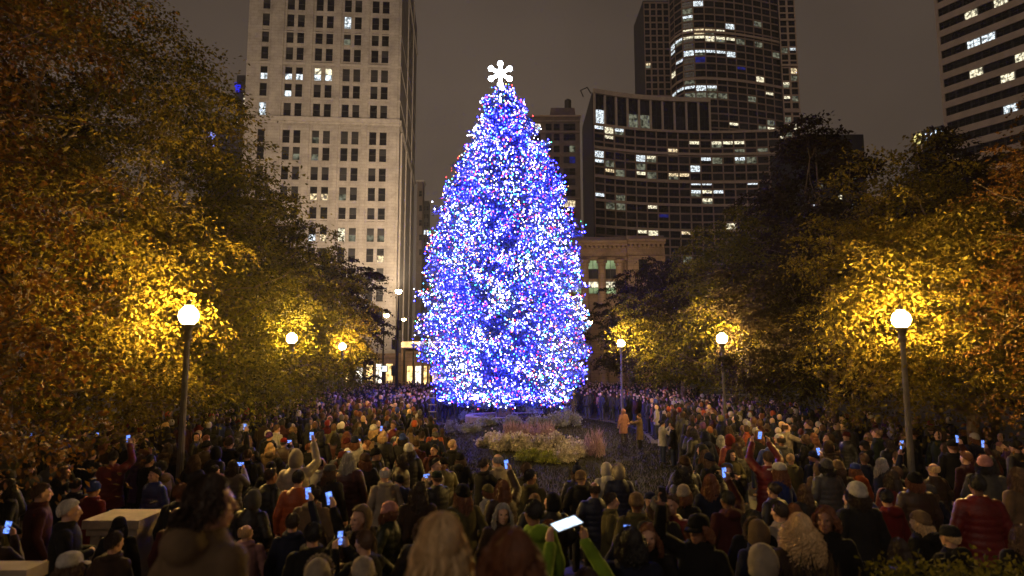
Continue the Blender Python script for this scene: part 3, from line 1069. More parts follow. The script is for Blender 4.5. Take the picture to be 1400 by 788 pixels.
for px, py, k in ((1343, 27, 'lit_white'), (1345, 62, 'lit_white'), (1350, 58, 'lit_cool'), (1366, 50, 'lit_cool'), (1352, 104, 'lit_white'), (1390, 104, 'lit_white'), (1390, 2, 'lit_white'), (1399, 82, 'lit_white'), (1298, 52, 'glassw'), (1388, 155, 'lit_cool')):
    BL[bcell(px, py)] = k
for i in range(1, int((zt - zbase) / flb)):
    z = zbase + i * flb
    mb = MB()
    bf.slab(mb, 0, bf.L, z - .85, z + .85, -.49, .0)
    mb.obj('spandrel_band', M['bandstone2'], root, origin=O)
    for j in range(20):
        u = (j + .5) * 3.2
        p, t, nn = bf.frame(u)
        q = p - nn * .35
        k = BL.get((i, j)) or ('glass' if br.random() < .82 else 'glassw')
        it.append(((3 if k.startswith('lit') else 1) + (10 < i < 26) - j * .01, ms[k], (q[0], q[1], z + .87), math.atan2(t[1], t[0])))
mb = MB()
bf.slab(mb, 0, .7, 0, zt, -26, .05)
mb.obj('corner_pier', M['bandstone2'], root, origin=O)
place_windows(root, it)

# --- small office block with a lit sign, and a dark block beside it, over the right trees
e1 = P(1246, 190, 182)[:2]
sfc = Facade([e1, e1 + dr * 26])
zs1 = P(1250, 184, 182)[2]
root = thing('sign_office_block', (*(sfc.frame(13)[0] + np.array([6, 5.])), 0), 'dark office block carrying a lit roof sign above the right trees', 'building')
O = np.array(root.location)
ns = sfc.frame(1)[2]
core(root, [tuple(e1), tuple(sfc.p[1]), tuple(sfc.p[1] - ns * 18), tuple(e1 - ns * 18)], zs1, M['darkclad'], 'wall')
mb = MB()
for u in (.2, 1.4, 2.6):
    sfc.slab(mb, u, u + .25, 0, zs1 + .3, .0, .3)
mb.obj('corner_fin', M['bandstone'], root, origin=O)
sw_ = {k: window_mesh(1.6, 1.6, k, 0, None, thick=.2) for k in ('lit_white', 'lit_cool', 'glass')}
it = []
for i in range(8):
    for j in range(9):
        u = 4 + j * 2.3
        p, t, nn = sfc.frame(u)
        q = p + nn * .08
        it.append((1, sw_[pick({'glass': .75, 'lit_cool': .12, 'lit_white': .13})], (q[0], q[1], zs1 - 8.5 - i * 3.7), math.atan2(t[1], t[0])))
place_windows(root, it)
ms_ = thing('lit_sign', sfc.at(6, .4, zs1 - 3.6), 'glowing sign with a yellow crescent emblem and pale blue lettering on the dark office block', 'sign')
O = np.array(ms_.location)
s0 = zs1 - 3.3


def sgn(mb, pts, r_):
    mb.tube([sfc.at(u, .6, s0 + v) for u, v in pts], r_, 6)


mb = MB()
sgn(mb, [(2.3 + 1.1 * math.cos(a) * .9, 1.2 + 1.15 * math.sin(a)) for a in np.linspace(R(50), R(310), 12)], .36)
mb.obj('emblem', emit('yellow_emblem', (1, .85, .3), 1.3), ms_, origin=O)
mb = MB()
for st in ([(4.3, .3), (4.3, 2.0)], [(5.0, 1.1), (4.3, .7)], [(5.3, .4), (5.9, 1.7), (6.5, .4)], [(7.0, .5), (7.0, 2.4)], [(7.6, 1.4), (7.1, 1.0), (8.0, .5)], [(8.6, .5), (8.6, 1.5)],
           [(9.4, 1.4), (9.2, .9), (9.6, .5), (10, .9), (9.8, 1.4), (9.4, 1.4)], [(10.6, .5), (10.6, 1.6), (11.3, 1.5), (11.3, .5)], [(12, 1.5), (12.5, .6)], [(13.1, 1.7), (12.2, -.3)]):
    sgn(mb, st, .2)
mb.obj('lettering', emit('pale_blue_lettering', (.75, .88, 1), 1.5), ms_, origin=O)
r, z = box_building('dark_office_block', 'dark office block with a few tiny lights behind the right trees', 'building', 1098, 1183, 175, 184, 1140, 22, M['blackclad'],
                    rows=(215, 228, 242, 256, 270, 283, 296), colsf=range(1104, 1182, 9), wsize=(1.2, 1.3),
                    lits={(2, 3): 'lit_white', (5, 1): 'lit_cool', (5, 3): 'lit_white', (2, 7): 'lit_dim', (4, 5): 'lit_white', (5, 7): 'lit_cool', (3, 2): 'lit_dim'}.items(), trim=False)

# ------------------------------------------------------------------ lamps
def globe_lamp(x, y, h, label, group='globe lamps along the two tree rows', strength=None):
    r = thing('globe_lamp', (x, y, gz(x, y)), label, 'lamp', group)
    gr = .2
    zt_ = h - gr
    mb = MB()
    mb.rings([(0, .22), (.12, .22), (.13, .19), (.55, .17), (.62, .13), (.66, .15), (.7, .09)], n=16)
    mb.obj('base', M['lamp_metal'], r)
    mb = MB()
    a = np.arange(24) / 24 * 2 * PI
    flute = 1 + .06 * np.cos(a * 12)
    rg = []
    for z, rr in ((.68, .075), (1.2, .07), (zt_ - .32, .05), (zt_ - .30, .05)):
        rg.append(np.stack([rr * flute * np.cos(a), rr * flute * np.sin(a), np.full(24, z)], 1))
    mb.loft(rg)
    mb.obj('pole', M['lamp_metal'], r)
    mb = MB()
    mb.rings([(zt_ - .33, .07), (zt_ - .26, .1), (zt_ - .2, .07), (zt_ - .1, .09), (zt_ - .02, .13), (zt_ + .02, .13), (zt_ + .03, .1)], n=16)
    mb.rings([(h - gr - .03, .06), (h - gr - .025, .27), (h - gr - .005, .275), (h - gr, .06)], n=20)  # dish under the globe, made wide to shade the crowd below
    mb.obj('collar', M['lamp_metal'], r)
    mb = MB()
    mb.ell((0, 0, h), gr, n=18, k=12)
    mb.obj('globe', M['globe'] if not strength else strength, r, smooth=True)
    mb = MB()
    mb.rings([(h + gr - .015, .09), (h + gr + .03, .1), (h + gr + .06, .05), (h + gr + .16, .012)], n=12)
    mb.obj('finial', M['lamp_metal'], r)
    return r


LAMPS = []
for px, py, Y, lb in ((258, 432, 14.2, 'nearest globe lamp of the left row, before the big gold tree'),
                      (399, 463, 26.5, 'globe lamp in the middle of the left tree row'),
                      (468, 474, 40, 'farthest small globe lamp of the left tree row'),
                      (1232, 437, 15.4, 'brightest globe lamp among the gold leaves of the right tree row'),
                      (987, 463, 26.5, 'globe lamp halfway down the right tree row'),
                      (849, 470, 38, 'small globe lamp just right of the lit Christmas tree')):
    p = P(px, py, Y)
    LAMPS.append(p)
    globe_lamp(p[0], p[1], p[2], lb)
# the row goes on beside the camera
for x, y, lb in ((-7.2, 2.6, 'globe lamp at the near end of the left row, beside the terrace'), (8.6, 3.4, 'globe lamp at the near end of the right row, beside the terrace')):
    globe_lamp(x, y, 4.7 + (gz(x, y) > 1) * .2, lb, strength=emit('lamp_globe_near', (1.0, .40, .11), 30))
    LAMPS.append(np.array([x, y, 4.8]))


def street_lamp(px, py, Y, label, arm, energy, target, spread):
    """Avenue lamp: pole, arm, head, with a strong spot added above it to light a facade."""
    p = P(px, py, Y)
    r = thing('street_lamp', (p[0], p[1], 0), label, 'street lamp', 'street lamps on the avenue')
    h = p[2]
    mb = MB()
    mb.rings([(0, .2), (.8, .2), (.85, .13), (h * .6, .1), (h - .2, .07)], n=12)
    mb.obj('pole', M['black_metal'], r)
    if arm:
        mb = MB()
        a = np.linspace(0, PI, 12)
        mb.tube([(arm * .5 * (1 - math.cos(t)), 0, h - .3 + abs(arm) * .42 * math.sin(t)) for t in a], .05, 8)
        mb.obj('arm', M['black_metal'], r)
    mb = MB()
    mb.rings([(h + .18, .04), (h + .12, .24), (h + .02, .27)], n=14, c=(arm, 0))
    mb.obj('lamp_head', M['black_metal'], r)
    mb = MB()
    mb.ell((arm, 0, h - .1), (.3, .3, .26), n=14, k=8)
    mb.obj('lens', M['globe_far'], r, smooth=True)
    if energy:  # spot added over the head as a facade floodlight, beyond the lamp's own light
        ld = bpy.data.lights.new('street_light', 'SPOT')
        ld.energy = energy
        ld.color = (1.0, .75, .5)
        ld.spot_size = R(spread)
        ld.spot_blend = 1.0
        ld.shadow_soft_size = .4
        lo = link('street_light', ld, r, (arm, 0, h + .5))
        d = Vector(target) - Vector((p[0] + arm, p[1], h + .5))
        lo.rotation_euler = d.to_track_quat('-Z', 'Y').to_euler()
    return r


street_lamp(545, 397, 62, 'tall street lamp on a black pole between the left trees and the Christmas tree', 0, 125000, (-36, 129, 50), 75)
street_lamp(525, 430, 76, 'small street lamp showing at the edge of the left trees', .3, 50000, (-30, 129, 30), 80)
street_lamp(566, 436, 104, 'thin street lamp with a curved arm before the lit storefront', -1.6, 0, None, 0)
street_lamp(591, 440, 106, 'curved arm street lamp just left of the tree branches', 1.6, 42000, (-22, 150, 34), 90)
street_lamp(800, 440, 98, 'street lamp hidden by the lowest right branches of the Christmas tree', .8, 4200, (17, 115, 24), 80)
street_lamp(872, 448, 96, 'street lamp before the classical hall above the far right trees', .8, 3800, (24, 114, 24), 80)

# traffic signal by the crossing
p = P(541, 515, 76)
r = thing('traffic_signal', (p[0], p[1], 0), 'black traffic signal pole with two signal heads at the crossing', 'traffic signal')
mb = MB(); mb.rings([(0, .14), (.4, .14), (.45, .08), (8.8, .06)], n=10); mb.obj('pole', M['black_metal'], r)
for z, x in ((8.1, .3), (5.9, -.3), (2.9, -.3)):
    mb = MB(); mb.box((x, 0, z), (.42, .36, 1.15)); h = mb.obj('signal_head', M['black_metal'], r)
    mb = MB()
    for k in (-.34, 0, .34):
        mb.rings([(0, .15), (.18, .15)], n=12)
        v = mb.v[-1]; mb.v[-1] = np.stack([v[:, 0] + x, -v[:, 2] - .18, v[:, 1] + z + k], 1)
    mb.obj('visor', M['black_metal'], h)
p = P(525.5, 508, 75)
r = thing('lit_street_sign', (p[0], p[1], 0), 'small glowing white sign box low at the end of the left trees', 'sign')
mb = MB(); mb.rings([(0, .06), (p[2], .05)], n=8); mb.obj('post', M['black_metal'], r)
mb = MB(); mb.box((0, 0, p[2] + .3), (.75, .2, .75)); mb.obj('sign_box', M['black_metal'], r)
mb = MB(); mb.box((0, -.11, p[2] + .3), (.62, .03, .62)); mb.obj('sign_face', emit('sign_face_light', (.85, .95, 1), 1.6), r)

# ------------------------------------------------------------------ lit storefront with its canopy across the avenue
a, b = P(551, 500, 117), P(640, 500, 117)
r = thing('lit_storefront', ((a[0] + b[0]) / 2, 118, 0), 'bright storefront with a glowing canopy at the foot of the cream tower', 'storefront')
O = np.array(r.location)
zc0, zc1 = P(575, 476, 115)[2], P(575, 467, 115)[2]
mb = MB(); mb.box(((a[0] + b[0]) / 2, 116.5, (zc0 + zc1) / 2), (b[0] - a[0], 4.4, zc1 - zc0)); mb.obj('canopy', M['bandstone2'], r, origin=O)
mb = MB()
mb.box(((a[0] + b[0]) / 2, 114.25, (zc0 + zc1) / 2), (b[0] - a[0] - .2, .08, (zc1 - zc0) * .8))
mb.obj('canopy_light', emit('canopy_light', (1, .66, .24), 2.6, .5, .5), r, origin=O)
mb = MB(); mb.box(((a[0] + b[0]) / 2, 119.6, 3.3), (b[0] - a[0], .6, 6.6)); mb.box(((a[0] + b[0]) / 2, 119.2, 6.9), (b[0] - a[0] + .3, 1.6, .5)); mb.obj('wall', M['limestone'], r, origin=O)
sm = [emit('shop_window_gold', (1, .66, .24), 2.2, .7, 1.2), emit('shop_window_white', (1, .9, .7), 2.2, .75, 1.6)]
for i, x in enumerate(np.arange(a[0] + .9, b[0] - .5, 1.5)):
    mb = MB(); mb.box((0, 0, 1.75), (1.0, .06, 3.3), 0)
    for sx in (-.55, .55):
        mb.box((sx, -.04, 1.75), (.1, .14, 3.5), 1)
    mb.box((0, -.04, 2.5), (1.0, .12, .08), 1)
    link('shop_window', mb.mesh('shop_window', [sm[i % 3 == 1], M['frame']]), r, np.array((x, 119.2, 0)) - O)
for x in np.arange(a[0] + .15, b[0], 4.5):
    mb = MB(); mb.rings([(0, .3), (.4, .3), (.42, .22), (zc0, .2)], n=10, c=(x, 115)); mb.obj('column', M['limestone'], r, origin=O)
a2, b2 = P(470, 500, 126), P(548, 500, 126)
r = thing('lit_arcade', ((a2[0] + b2[0]) / 2, 127, 0), 'row of warm lit shop bays at street level behind the left trees', 'storefront')
O = np.array(r.location)
mb = MB(); mb.box(((a2[0] + b2[0]) / 2, 126.6, 5.4), (b2[0] - a2[0], 1.2, .8)); mb.box(((a2[0] + b2[0]) / 2, 126.9, 2.5), (b2[0] - a2[0], .5, 5)); mb.obj('wall', M['limestone'], r, origin=O)
for i, x in enumerate(np.arange(a2[0] + 1, b2[0] - .6, 1.9)):
    mb = MB(); mb.box((0, 0, 2), (1.3, .06, 3.6), 0)
    for sx in (-.7, .7):
        mb.box((sx, -.04, 2), (.12, .16, 4), 1)
    link('shop_window', mb.mesh('shop_window', [sm[i % 2], M['frame']]), r, np.array((x, 126.55, 0)) - O)


# ------------------------------------------------------------------ trees
def branch(p0, p1, sag, r0, r1, n_=6, wob=.12, r_=rng):
    t = np.linspace(0, 1, n_)[:, None]
    p = p0 + (p1 - p0) * t
    p[:, 2] += sag * np.sin(PI * t[:, 0])
    L = np.linalg.norm(p1 - p0)
    p[1:-1] += r_.normal(size=(n_ - 2, 3)) * wob * L * .25
    return p, np.linspace(r0, r1, n_)


def tree(x, y, h, cr, label, leafmat, nleaf, lsize, seed, zlow=2.6, pointed=0.0, group='park trees in two rows'):
    """Trunk with limbs, crown of leaf-sized faces in clumps; boughs are kept clear of the lamps."""
    r_ = np.random.default_rng(seed)
    root = thing('park_tree', (x, y, 0), label, 'tree', group)
    mb = MB()
    fork = zlow + r_.uniform(-.2, .4)
    tp, tr = branch(np.array([0, 0, 0.]), np.array([r_.normal() * .25, r_.normal() * .25, fork + .5]), 0, .2, .15, 6, .05, r_)
    tr[0] = .27
    mb.tube(tp, tr, 10)
    top = tp[-1]
    lobes = []
    nl = 13
    tips = []
    for i in range(nl):
        az = i * 2.399 + r_.uniform(-.3, .3)
        fz = (i + .6) / nl
        zz = zlow + .9 + (h - zlow - 1.4) * fz
        prof = math.sin(PI * min(.97, .2 + .66 * fz)) ** .7 * (1 - pointed * fz)
        rad = cr * prof * r_.uniform(.5, .72)
        tip = np.array([rad * math.cos(az), rad * math.sin(az), zz])
        st = top + np.array([0, 0, r_.uniform(-.3, .3) + fz * (h - fork) * .35])
        p, rr = branch(st, tip, -.15, .085 * (1 - fz * .4), .02, 7, .16, r_)
        mb.tube(p, rr, 6)
        for k in range(4):
            s = p[3 + k % 3]
            e = s + (unit(r_.normal(size=3)) * .8 + unit(np.array([*tip[:2], .4]))) * cr * .32
            q, rq = branch(s, e, .0, .03, .008, 5, .2, r_)
            mb.tube(q, rq, 5)
        lobes.append((tip, cr * r_.uniform(.34, .5) * (1 - pointed * .5 * fz)))
    # leader
    p, rr = branch(top, np.array([0, 0, h - .8]), 0, .13, .02, 7, .05, r_)
    mb.tube(p, rr, 8)
    lobes.append((np.array([0, 0, h - 1.3]), cr * .36 * (1 - pointed * .5)))
    # boughs that reach round the lamps beside the tree
    nextra = 0
    for l in LAMPS[:6]:
        v = np.array([x - l[0], y - l[1], 0.])
        dist = np.linalg.norm(v)
        if dist < 6.9 and leafmat != 'leaf_rust':
            v /= dist
            for dx, rr_ in ((v * 1.7 + np.array([0, .5, .1]), 1.45), (v * 1.2 + np.array([0, .9, 1.6]), 1.3), (v * 2.2 + np.array([0, .2, -1.1]), 1.2)):
                tip = l + dx - np.array([x, y, 0.])
                q, rq = branch(top, tip, .1, .06, .012, 7, .15, r_)
                mb.tube(q, rq, 6)
                lobes.append((tip, rr_ * 1.35))
    mb.obj('trunk', M['bark'], root)
    ncl = max(110, nleaf // 95)
    wts = np.array([l[1] ** 2 for l in lobes]); wts /= wts.sum()
    li = r_.choice(len(lobes), ncl, p=wts)
    lc = np.array([lobes[i][0] for i in li]); lr = np.array([lobes[i][1] for i in li])
    d = unit(r_.normal(size=(ncl, 3)))
    cc = lc + d * (lr * r_.random(ncl) ** .33)[:, None] * np.array([1.05, 1.05, .85])
    cc[:, 2] = np.maximum(cc[:, 2], zlow - .2 + r_.random(ncl) * .8)
    ci_ = r_.integers(0, ncl, nleaf)
    sig = (.2 + .24 * r_.random(ncl)) * cr / 4.5
    cn = unit(np.array([0, 0, 1.]) + r_.normal(size=(ncl, 3)) * .38 + unit(cc - np.array([0, 0, h * .5])) * .35)
    ca = unit(np.cross(cn, r_.normal(size=(ncl, 3)))); cb = np.cross(cn, ca)
    g2 = r_.normal(size=(nleaf, 3)) * sig[ci_][:, None]
    off = ca[ci_] * g2[:, :1] * 1.25 + cb[ci_] * g2[:, 1:2] * .95 + cn[ci_] * g2[:, 2:] * .2
    c = cc[ci_] + off
    c[:, 2] -= .35 * (off ** 2).sum(1) / (sig[ci_] * 2 + .1)
    wpos = c + np.array([x, y, 0])
    keep = c[:, 2] > zlow - .5
    for l in LAMPS:
        dd = wpos - l
        keep &= np.linalg.norm(dd, axis=1) > .75
        # the pruned gap on the path side of the lamp
        vv = np.array([0, 0, CAMZ]) - l
        Lv = np.linalg.norm(vv); vv = vv / Lv
        tt = dd @ vv
        perp = np.linalg.norm(dd - tt[:, None] * vv, axis=1)
        keep &= ~((tt > 0) & (perp < .5))
    c = c[keep]
    V = spray_leaves(c, off[keep] + 1e-4, cn[ci_][keep], lsize * (.75 + .6 * r_.random(len(c))), lsize * (.45 + .28 * r_.random(len(c))), r_)
    link('crown', quads_mesh('crown', V, M[leafmat]), root)
    return root


TREES = [
    (-10.4, 8.6, 13.5, 5.0, 'leaf_rust', 60000, .10, 1.9, 0, 'tall rust and orange leaved tree filling the left edge'),
    (-11.0, 15.0, 13.6, 4.7, 'leaf_gold', 64000, .108, 1.8, 0, 'big gold leaved tree standing behind the tallest left globe lamp'),
    (-11.6, 20.6, 13.2, 5.0, 'leaf_green', 56000, .12, 1.9, 0, 'big green and gold tree third along the left row'),
    (-12.0, 27.2, 11.8, 4.9, 'leaf_green', 42000, .15, 1.8, 0, 'yellow green tree behind the middle lamp of the left row'),
    (-12.3, 34.0, 11.0, 4.9, 'leaf_green', 32000, .17, 1.9, 0, 'yellow green tree past the middle lamp of the left row'),
    (-12.3, 41.5, 10.2, 4.3, 'leaf_gold', 24000, .19, 2.0, 0, 'gold lit tree by the farthest lamp of the left row'),
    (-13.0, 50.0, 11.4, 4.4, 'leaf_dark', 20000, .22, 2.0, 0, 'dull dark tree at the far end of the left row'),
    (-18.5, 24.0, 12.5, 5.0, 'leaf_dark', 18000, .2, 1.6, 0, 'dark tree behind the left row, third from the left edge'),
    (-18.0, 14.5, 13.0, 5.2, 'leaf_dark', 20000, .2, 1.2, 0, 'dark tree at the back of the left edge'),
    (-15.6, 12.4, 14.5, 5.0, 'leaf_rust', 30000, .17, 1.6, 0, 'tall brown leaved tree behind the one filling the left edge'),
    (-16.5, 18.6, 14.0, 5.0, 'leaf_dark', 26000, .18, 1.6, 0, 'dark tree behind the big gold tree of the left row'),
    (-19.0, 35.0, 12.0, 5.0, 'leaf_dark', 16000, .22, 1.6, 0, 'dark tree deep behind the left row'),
    (13.2, 12.2, 9.0, 4.2, 'leaf_rust', 52000, .105, 1.9, 0, 'rust leaved tree with bare stems at the right edge'),
    (12.4, 18.2, 8.7, 4.6, 'leaf_gold', 68000, .115, 1.8, .1, 'gold leaved tree behind the brightest right lamp'),
    (12.0, 25.2, 13.3, 3.9, 'leaf_dark', 48000, .16, 2.0, .5, 'tall dark tree with a pointed top above the right row'),
    (12.2, 29.6, 10.6, 4.7, 'leaf_green', 40000, .155, 1.8, .1, 'yellow green tree behind the halfway lamp of the right row'),
    (12.6, 37.5, 11.0, 4.7, 'leaf_green', 28000, .18, 1.9, .1, 'dull green tree next past the halfway lamp of the right row'),
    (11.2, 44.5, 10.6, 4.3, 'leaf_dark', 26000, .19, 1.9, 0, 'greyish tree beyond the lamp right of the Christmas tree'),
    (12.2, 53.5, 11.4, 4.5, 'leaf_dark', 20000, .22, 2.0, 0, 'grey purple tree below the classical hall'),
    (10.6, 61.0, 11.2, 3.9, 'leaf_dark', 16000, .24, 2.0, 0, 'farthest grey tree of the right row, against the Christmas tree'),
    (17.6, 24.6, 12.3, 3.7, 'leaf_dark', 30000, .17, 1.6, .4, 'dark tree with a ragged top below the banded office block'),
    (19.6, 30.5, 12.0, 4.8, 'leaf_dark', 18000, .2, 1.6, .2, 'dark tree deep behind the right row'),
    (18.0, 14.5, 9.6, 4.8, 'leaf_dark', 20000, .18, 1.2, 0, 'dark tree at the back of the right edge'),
]
for i, t in enumerate(TREES):
    tree(t[0], t[1], t[2], t[3], t[9], t[4], t[5], t[6], 100 + i, t[7], t[8])

# ------------------------------------------------------------------ the Christmas tree
PROF = np.array([(20.0, .55), (19.7, 1.0), (18.8, 1.5), (17.3, 2.15), (16.3, 2.75), (14.7, 3.3), (12.9, 3.8), (11.1, 4.25), (9.4, 4.5), (8.1, 4.75), (6.5, 4.8), (4.8, 4.75), (3.1, 4.35), (1.9, 3.7), (1.5, 3.2)])
tz0 = gz(TREE_X, TREE_Y)


def prof(z):
    return np.interp(z, PROF[::-1, 0], PROF[::-1, 1])


xt = thing('christmas_tree', (TREE_X, TREE_Y, tz0 - .05), 'huge spruce Christmas tree covered in blue, white and coloured lights', 'Christmas tree')
O = np.array(xt.location)
r_ = np.random.default_rng(42)
tb = MB()
tb.tube([(0, 0, 0), (.02, 0, 3), (0, .03, 9), (0, 0, 19.6)], [.46, .36, .22, .04], 14)
CV, BP, BN = [], [], []
nb_ = 680
for i in range(nb_):
    z = 1.75 + (19.9 - 1.75) * (1 - (1 - i / nb_) ** .8) if i < nb_ * .96 else r_.uniform(18.4, 20.1)
    az = i * 2.39996 + r_.normal() * .15
    rad = prof(z) * (1 + .035 * math.sin(z * 2.3 + az) + .05 * math.sin(az * 3 + z * .8)) * r_.choice([r_.uniform(.9, 1.06), r_.uniform(.62, .9)], p=[.72, .28])
    zt_ = z + .1 * rad * r_.uniform(-.4, .9) - .25
    d = np.array([math.cos(az), math.sin(az), 0])
    t = np.linspace(.04, 1, 9)[:, None]
    p = d * rad * t + np.array([0, 0, 1]) * (z - (z - zt_) * t + .16 * rad * np.sin(PI * t * .9) * -.35) + r_.normal(size=(9, 3)) * .05
    p[:, 2] -= tz0 - .05
    tb.tube(p[::2], np.linspace(.045, .012, 5), 5, round_=False)
    side_ = np.array([-d[1], d[0], 0])
    # sprays along the bough, wider towards its middle
    ns_ = int(22 + 16 * rad)
    k = r_.random(ns_) ** .7
    base = np.stack([np.interp(k, t[:, 0], p[:, a]) for a in range(3)], 1)
    wd = (.08 + .42 * np.sin(PI * np.clip(k, .1, .95))) * min(1, rad / 2.5)
    sp = base + side_ * (r_.normal(size=ns_) * wd)[:, None] + np.array([0, 0, -1.]) * (np.abs(r_.normal(size=ns_)) * .1)[:, None]
    for q in range(4):
        c = sp + r_.normal(size=sp.shape) * .09
        CV.append(leaves(c, .26, .05, r_, up=d * .9 + np.array([0, 0, -.25])))
    # bulbs wound along the outer bough
    nbu = int(10 + 6.4 * rad * r_.uniform(.6, 1.25))
    kb = .42 + .6 * r_.random(nbu) ** .75
    bp = np.stack([np.interp(np.minimum(kb, 1), t[:, 0], p[:, a]) for a in range(3)], 1) + side_ * (r_.normal(size=nbu) * .27 * min(1, rad / 2))[:, None]
    bp += d * .05 + r_.normal(size=bp.shape) * np.array([.08, .08, .17]) + np.array([0, 0, .03])
    BP.append(bp)
tb.obj('trunk', M['bark'], xt)
CV = np.concatenate(CV)
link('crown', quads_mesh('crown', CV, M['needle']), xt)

# bulbs added under the lowest boughs and round the trunk to light people nearby
for i in range(620):
    az = r_.uniform(0, 2 * PI); q = r_.uniform(.35, .98) * 3.9
    BP.append(np.array([[math.cos(az) * q, math.sin(az) * q, 1.55 + .25 * r_.random() + .12 * (3.9 - q) - (tz0 - .05)]]))
for i in range(90):
    az = i * .55
    BP.append(np.array([[math.cos(az) * .5, math.sin(az) * .5, .5 + i * .025]]))
BP = np.concatenate(BP) + O
print('bulbs', len(BP), 'needle faces', len(CV))
lr_ = thing('string_lights', (TREE_X, TREE_Y, tz0), 'thousands of blue, white, red and amber string lights wound over the Christmas tree', 'string lights')
OL = np.array(lr_.location)
nzs = np.sin(BP[:, 0] * 1.3 + 2) * np.cos(BP[:, 2] * .9) + .6 * np.sin(BP[:, 2] * 2.1 + BP[:, 0] * 1.7)
ico = MB(); ico.ell((0, 0, 0), (1, 1, 1.25), n=5, k=3)
iv = ico.v[0]; if_ = ico.f


def bulb_kind(i):
    wboost = .12 * nzs[i]
    pr = np.array([.43 - wboost * 1.7, .27 + wboost * 1.7, .09, .09, .07, .05])
    pr = np.clip(pr, .02, 1); pr /= pr.sum()
    return r_.choice(6, p=pr)


kinds = np.array([bulb_kind(i) for i in range(len(BP))])
rad = .027 * (.7 + .7 * r_.random(len(BP)) ** 2)
rad = np.where(kinds == 1, rad * 1.12, rad)
near = np.argsort(BP[:, 1] - rad * 60)[:100]
isn = np.zeros(len(BP), bool); isn[near] = True
bmesh_ = []
for k, b_ in enumerate(BULBS):
    bmesh_.append(ico.mesh('light_bulb', [M[b_[0]]]))
for i in near:
    o = link('light_bulb', bmesh_[kinds[i]], lr_, BP[i] - OL)
    o.scale = (rad[i],) * 3
rest = np.where(~isn)[0]
nv, fa = len(iv), np.array([f + (f[-1],) * (4 - len(f)) for f in if_])
V = (BP[rest] - OL)[:, None, :] + iv[None] * rad[rest][:, None, None]
me = bpy.data.meshes.new('light_bulbs')
Fs = []
for f in if_:
    Fs.append(f)
allf = [tuple(j + nv * n_ for j in f) for n_ in range(len(rest)) for f in Fs]
me.from_pydata(V.reshape(-1, 3).tolist(), [], allf)
for b_ in BULBS: me.materials.append(M[b_[0]])
me.polygons.foreach_set('material_index', np.repeat(kinds[rest], len(Fs)).astype(np.int32))
o = link('light_string', me, lr_)
o['kind'] = 'stuff'

# the snowflake on top
p = P(684, 101, TREE_Y - .1)
st = thing('snowflake_topper', (p[0], p[1], tz0 + 18.6), 'glowing white six armed snowflake on the tip of the Christmas tree', 'tree topper')
O = np.array(st.location)
M['star'] = emit('snowflake_light', (.8, .88, 1), 45)
mb = MB(); mb.rings([(0, .05), (p[2] - O[2] - .2, .05)], n=8); mb.obj('stem', M['star'], st)
for k in range(6):
    a = R(90 + 60 * k)
    d = np.array([math.cos(a), 0, math.sin(a)])
    mb = MB()
    mb.tube([p - O + d * .1, p - O + d * .55], [.11, .085], 8)
    arm = mb.obj('arm', M['star'], st)
    mb = MB()
    mb.ell(p - O + d * .64, (.165, .09, .165), n=14, k=10)
    mb.obj('light_disc', M['star'], arm, smooth=True)
mb = MB(); mb.ell(p - O, (.16, .1, .16), n=12, k=8); mb.obj('hub', M['star'], st, smooth=True)


# ------------------------------------------------------------------ planting on the mound
def shrub(name, px, py, Y, wd, ht, mat, n_, ls, label, cat='shrub', group=None, seed=0, up=None, lw=.6):
    r_ = np.random.default_rng(900 + seed)
    p = P(px, py, Y)
    x, y = p[0], Y
    z = gz(x, y)
    root = thing(name, (x, y, z), label, cat, group)
    mb = MB()
    tips = []
    for k in range(9):
        a = k * 2.4
        t = np.array([math.cos(a) * wd * .42 * r_.uniform(.4, 1), math.sin(a) * wd * .42 * r_.uniform(.4, 1), ht * r_.uniform(.6, .95)])
        q, rr = branch(np.array([0, 0, -.03]), t, 0, .018, .006, 5, .15, r_)
        mb.tube(q, rr, 5)
        tips.append(t)
    mb.obj('stem', M['bark'], root)
    ncl = 34
    d = unit(r_.normal(size=(ncl, 3))); d[:, 2] = np.abs(d[:, 2])
    cc = d * np.array([wd / 2, wd / 2, ht * .8]) * (r_.random(ncl) ** .3)[:, None] * .88
    ci_ = r_.integers(0, ncl, n_)
    c = cc[ci_] + r_.normal(size=(n_, 3)) * .085
    c[:, 2] = np.abs(c[:, 2]) + .02
    V = leaves(c, ls * (.7 + .6 * r_.random(n_)), ls * lw, r_, up=up)
    link('foliage', quads_mesh('foliage', V, M[mat]), root)
    return root


GP = 'pale shrubs on the mound before the Christmas tree'
for i, (px, py, Y, wd, ht, lb) in enumerate((
        (672, 606, 27.6, 1.15, .62, 'pale dried hydrangea at the left end of the mound planting'),
        (692, 611, 26.6, 1.2, .72, 'pale dried hydrangea second from the left of the mound planting'),
        (712, 612, 26.4, 1.2, .8, 'pale dried hydrangea behind the left end of the lime green plant'),
        (736, 614, 26.2, 1.25, .8, 'pale dried hydrangea behind the right end of the lime green plant'),
        (758, 612, 25.8, 1.3, .95, 'tall pale hydrangea in the middle right of the mound planting'),
        (783, 614, 25.4, 1.2, .95, 'tall pale hydrangea beside the spiky reddish grass'),
        (770, 630, 24.4, .9, .6, 'small pale hydrangea in front of the tall pale pair'))):
    shrub('pale_shrub', px, py, Y, wd, ht, 'pale_leaf', 2600, .115, lb, group=GP, seed=i)
for i, (px, Y, lb) in enumerate(((722, 24.6, 'lime green low plant at the front left of the mound planting'), (748, 24.2, 'lime green low plant at the front middle of the mound planting'))):
    shrub('lime_plant', px, 620, Y, 1.15, .4, 'lime_leaf', 1500, .09, lb, 'plant', 'lime green front plants', seed=20 + i)
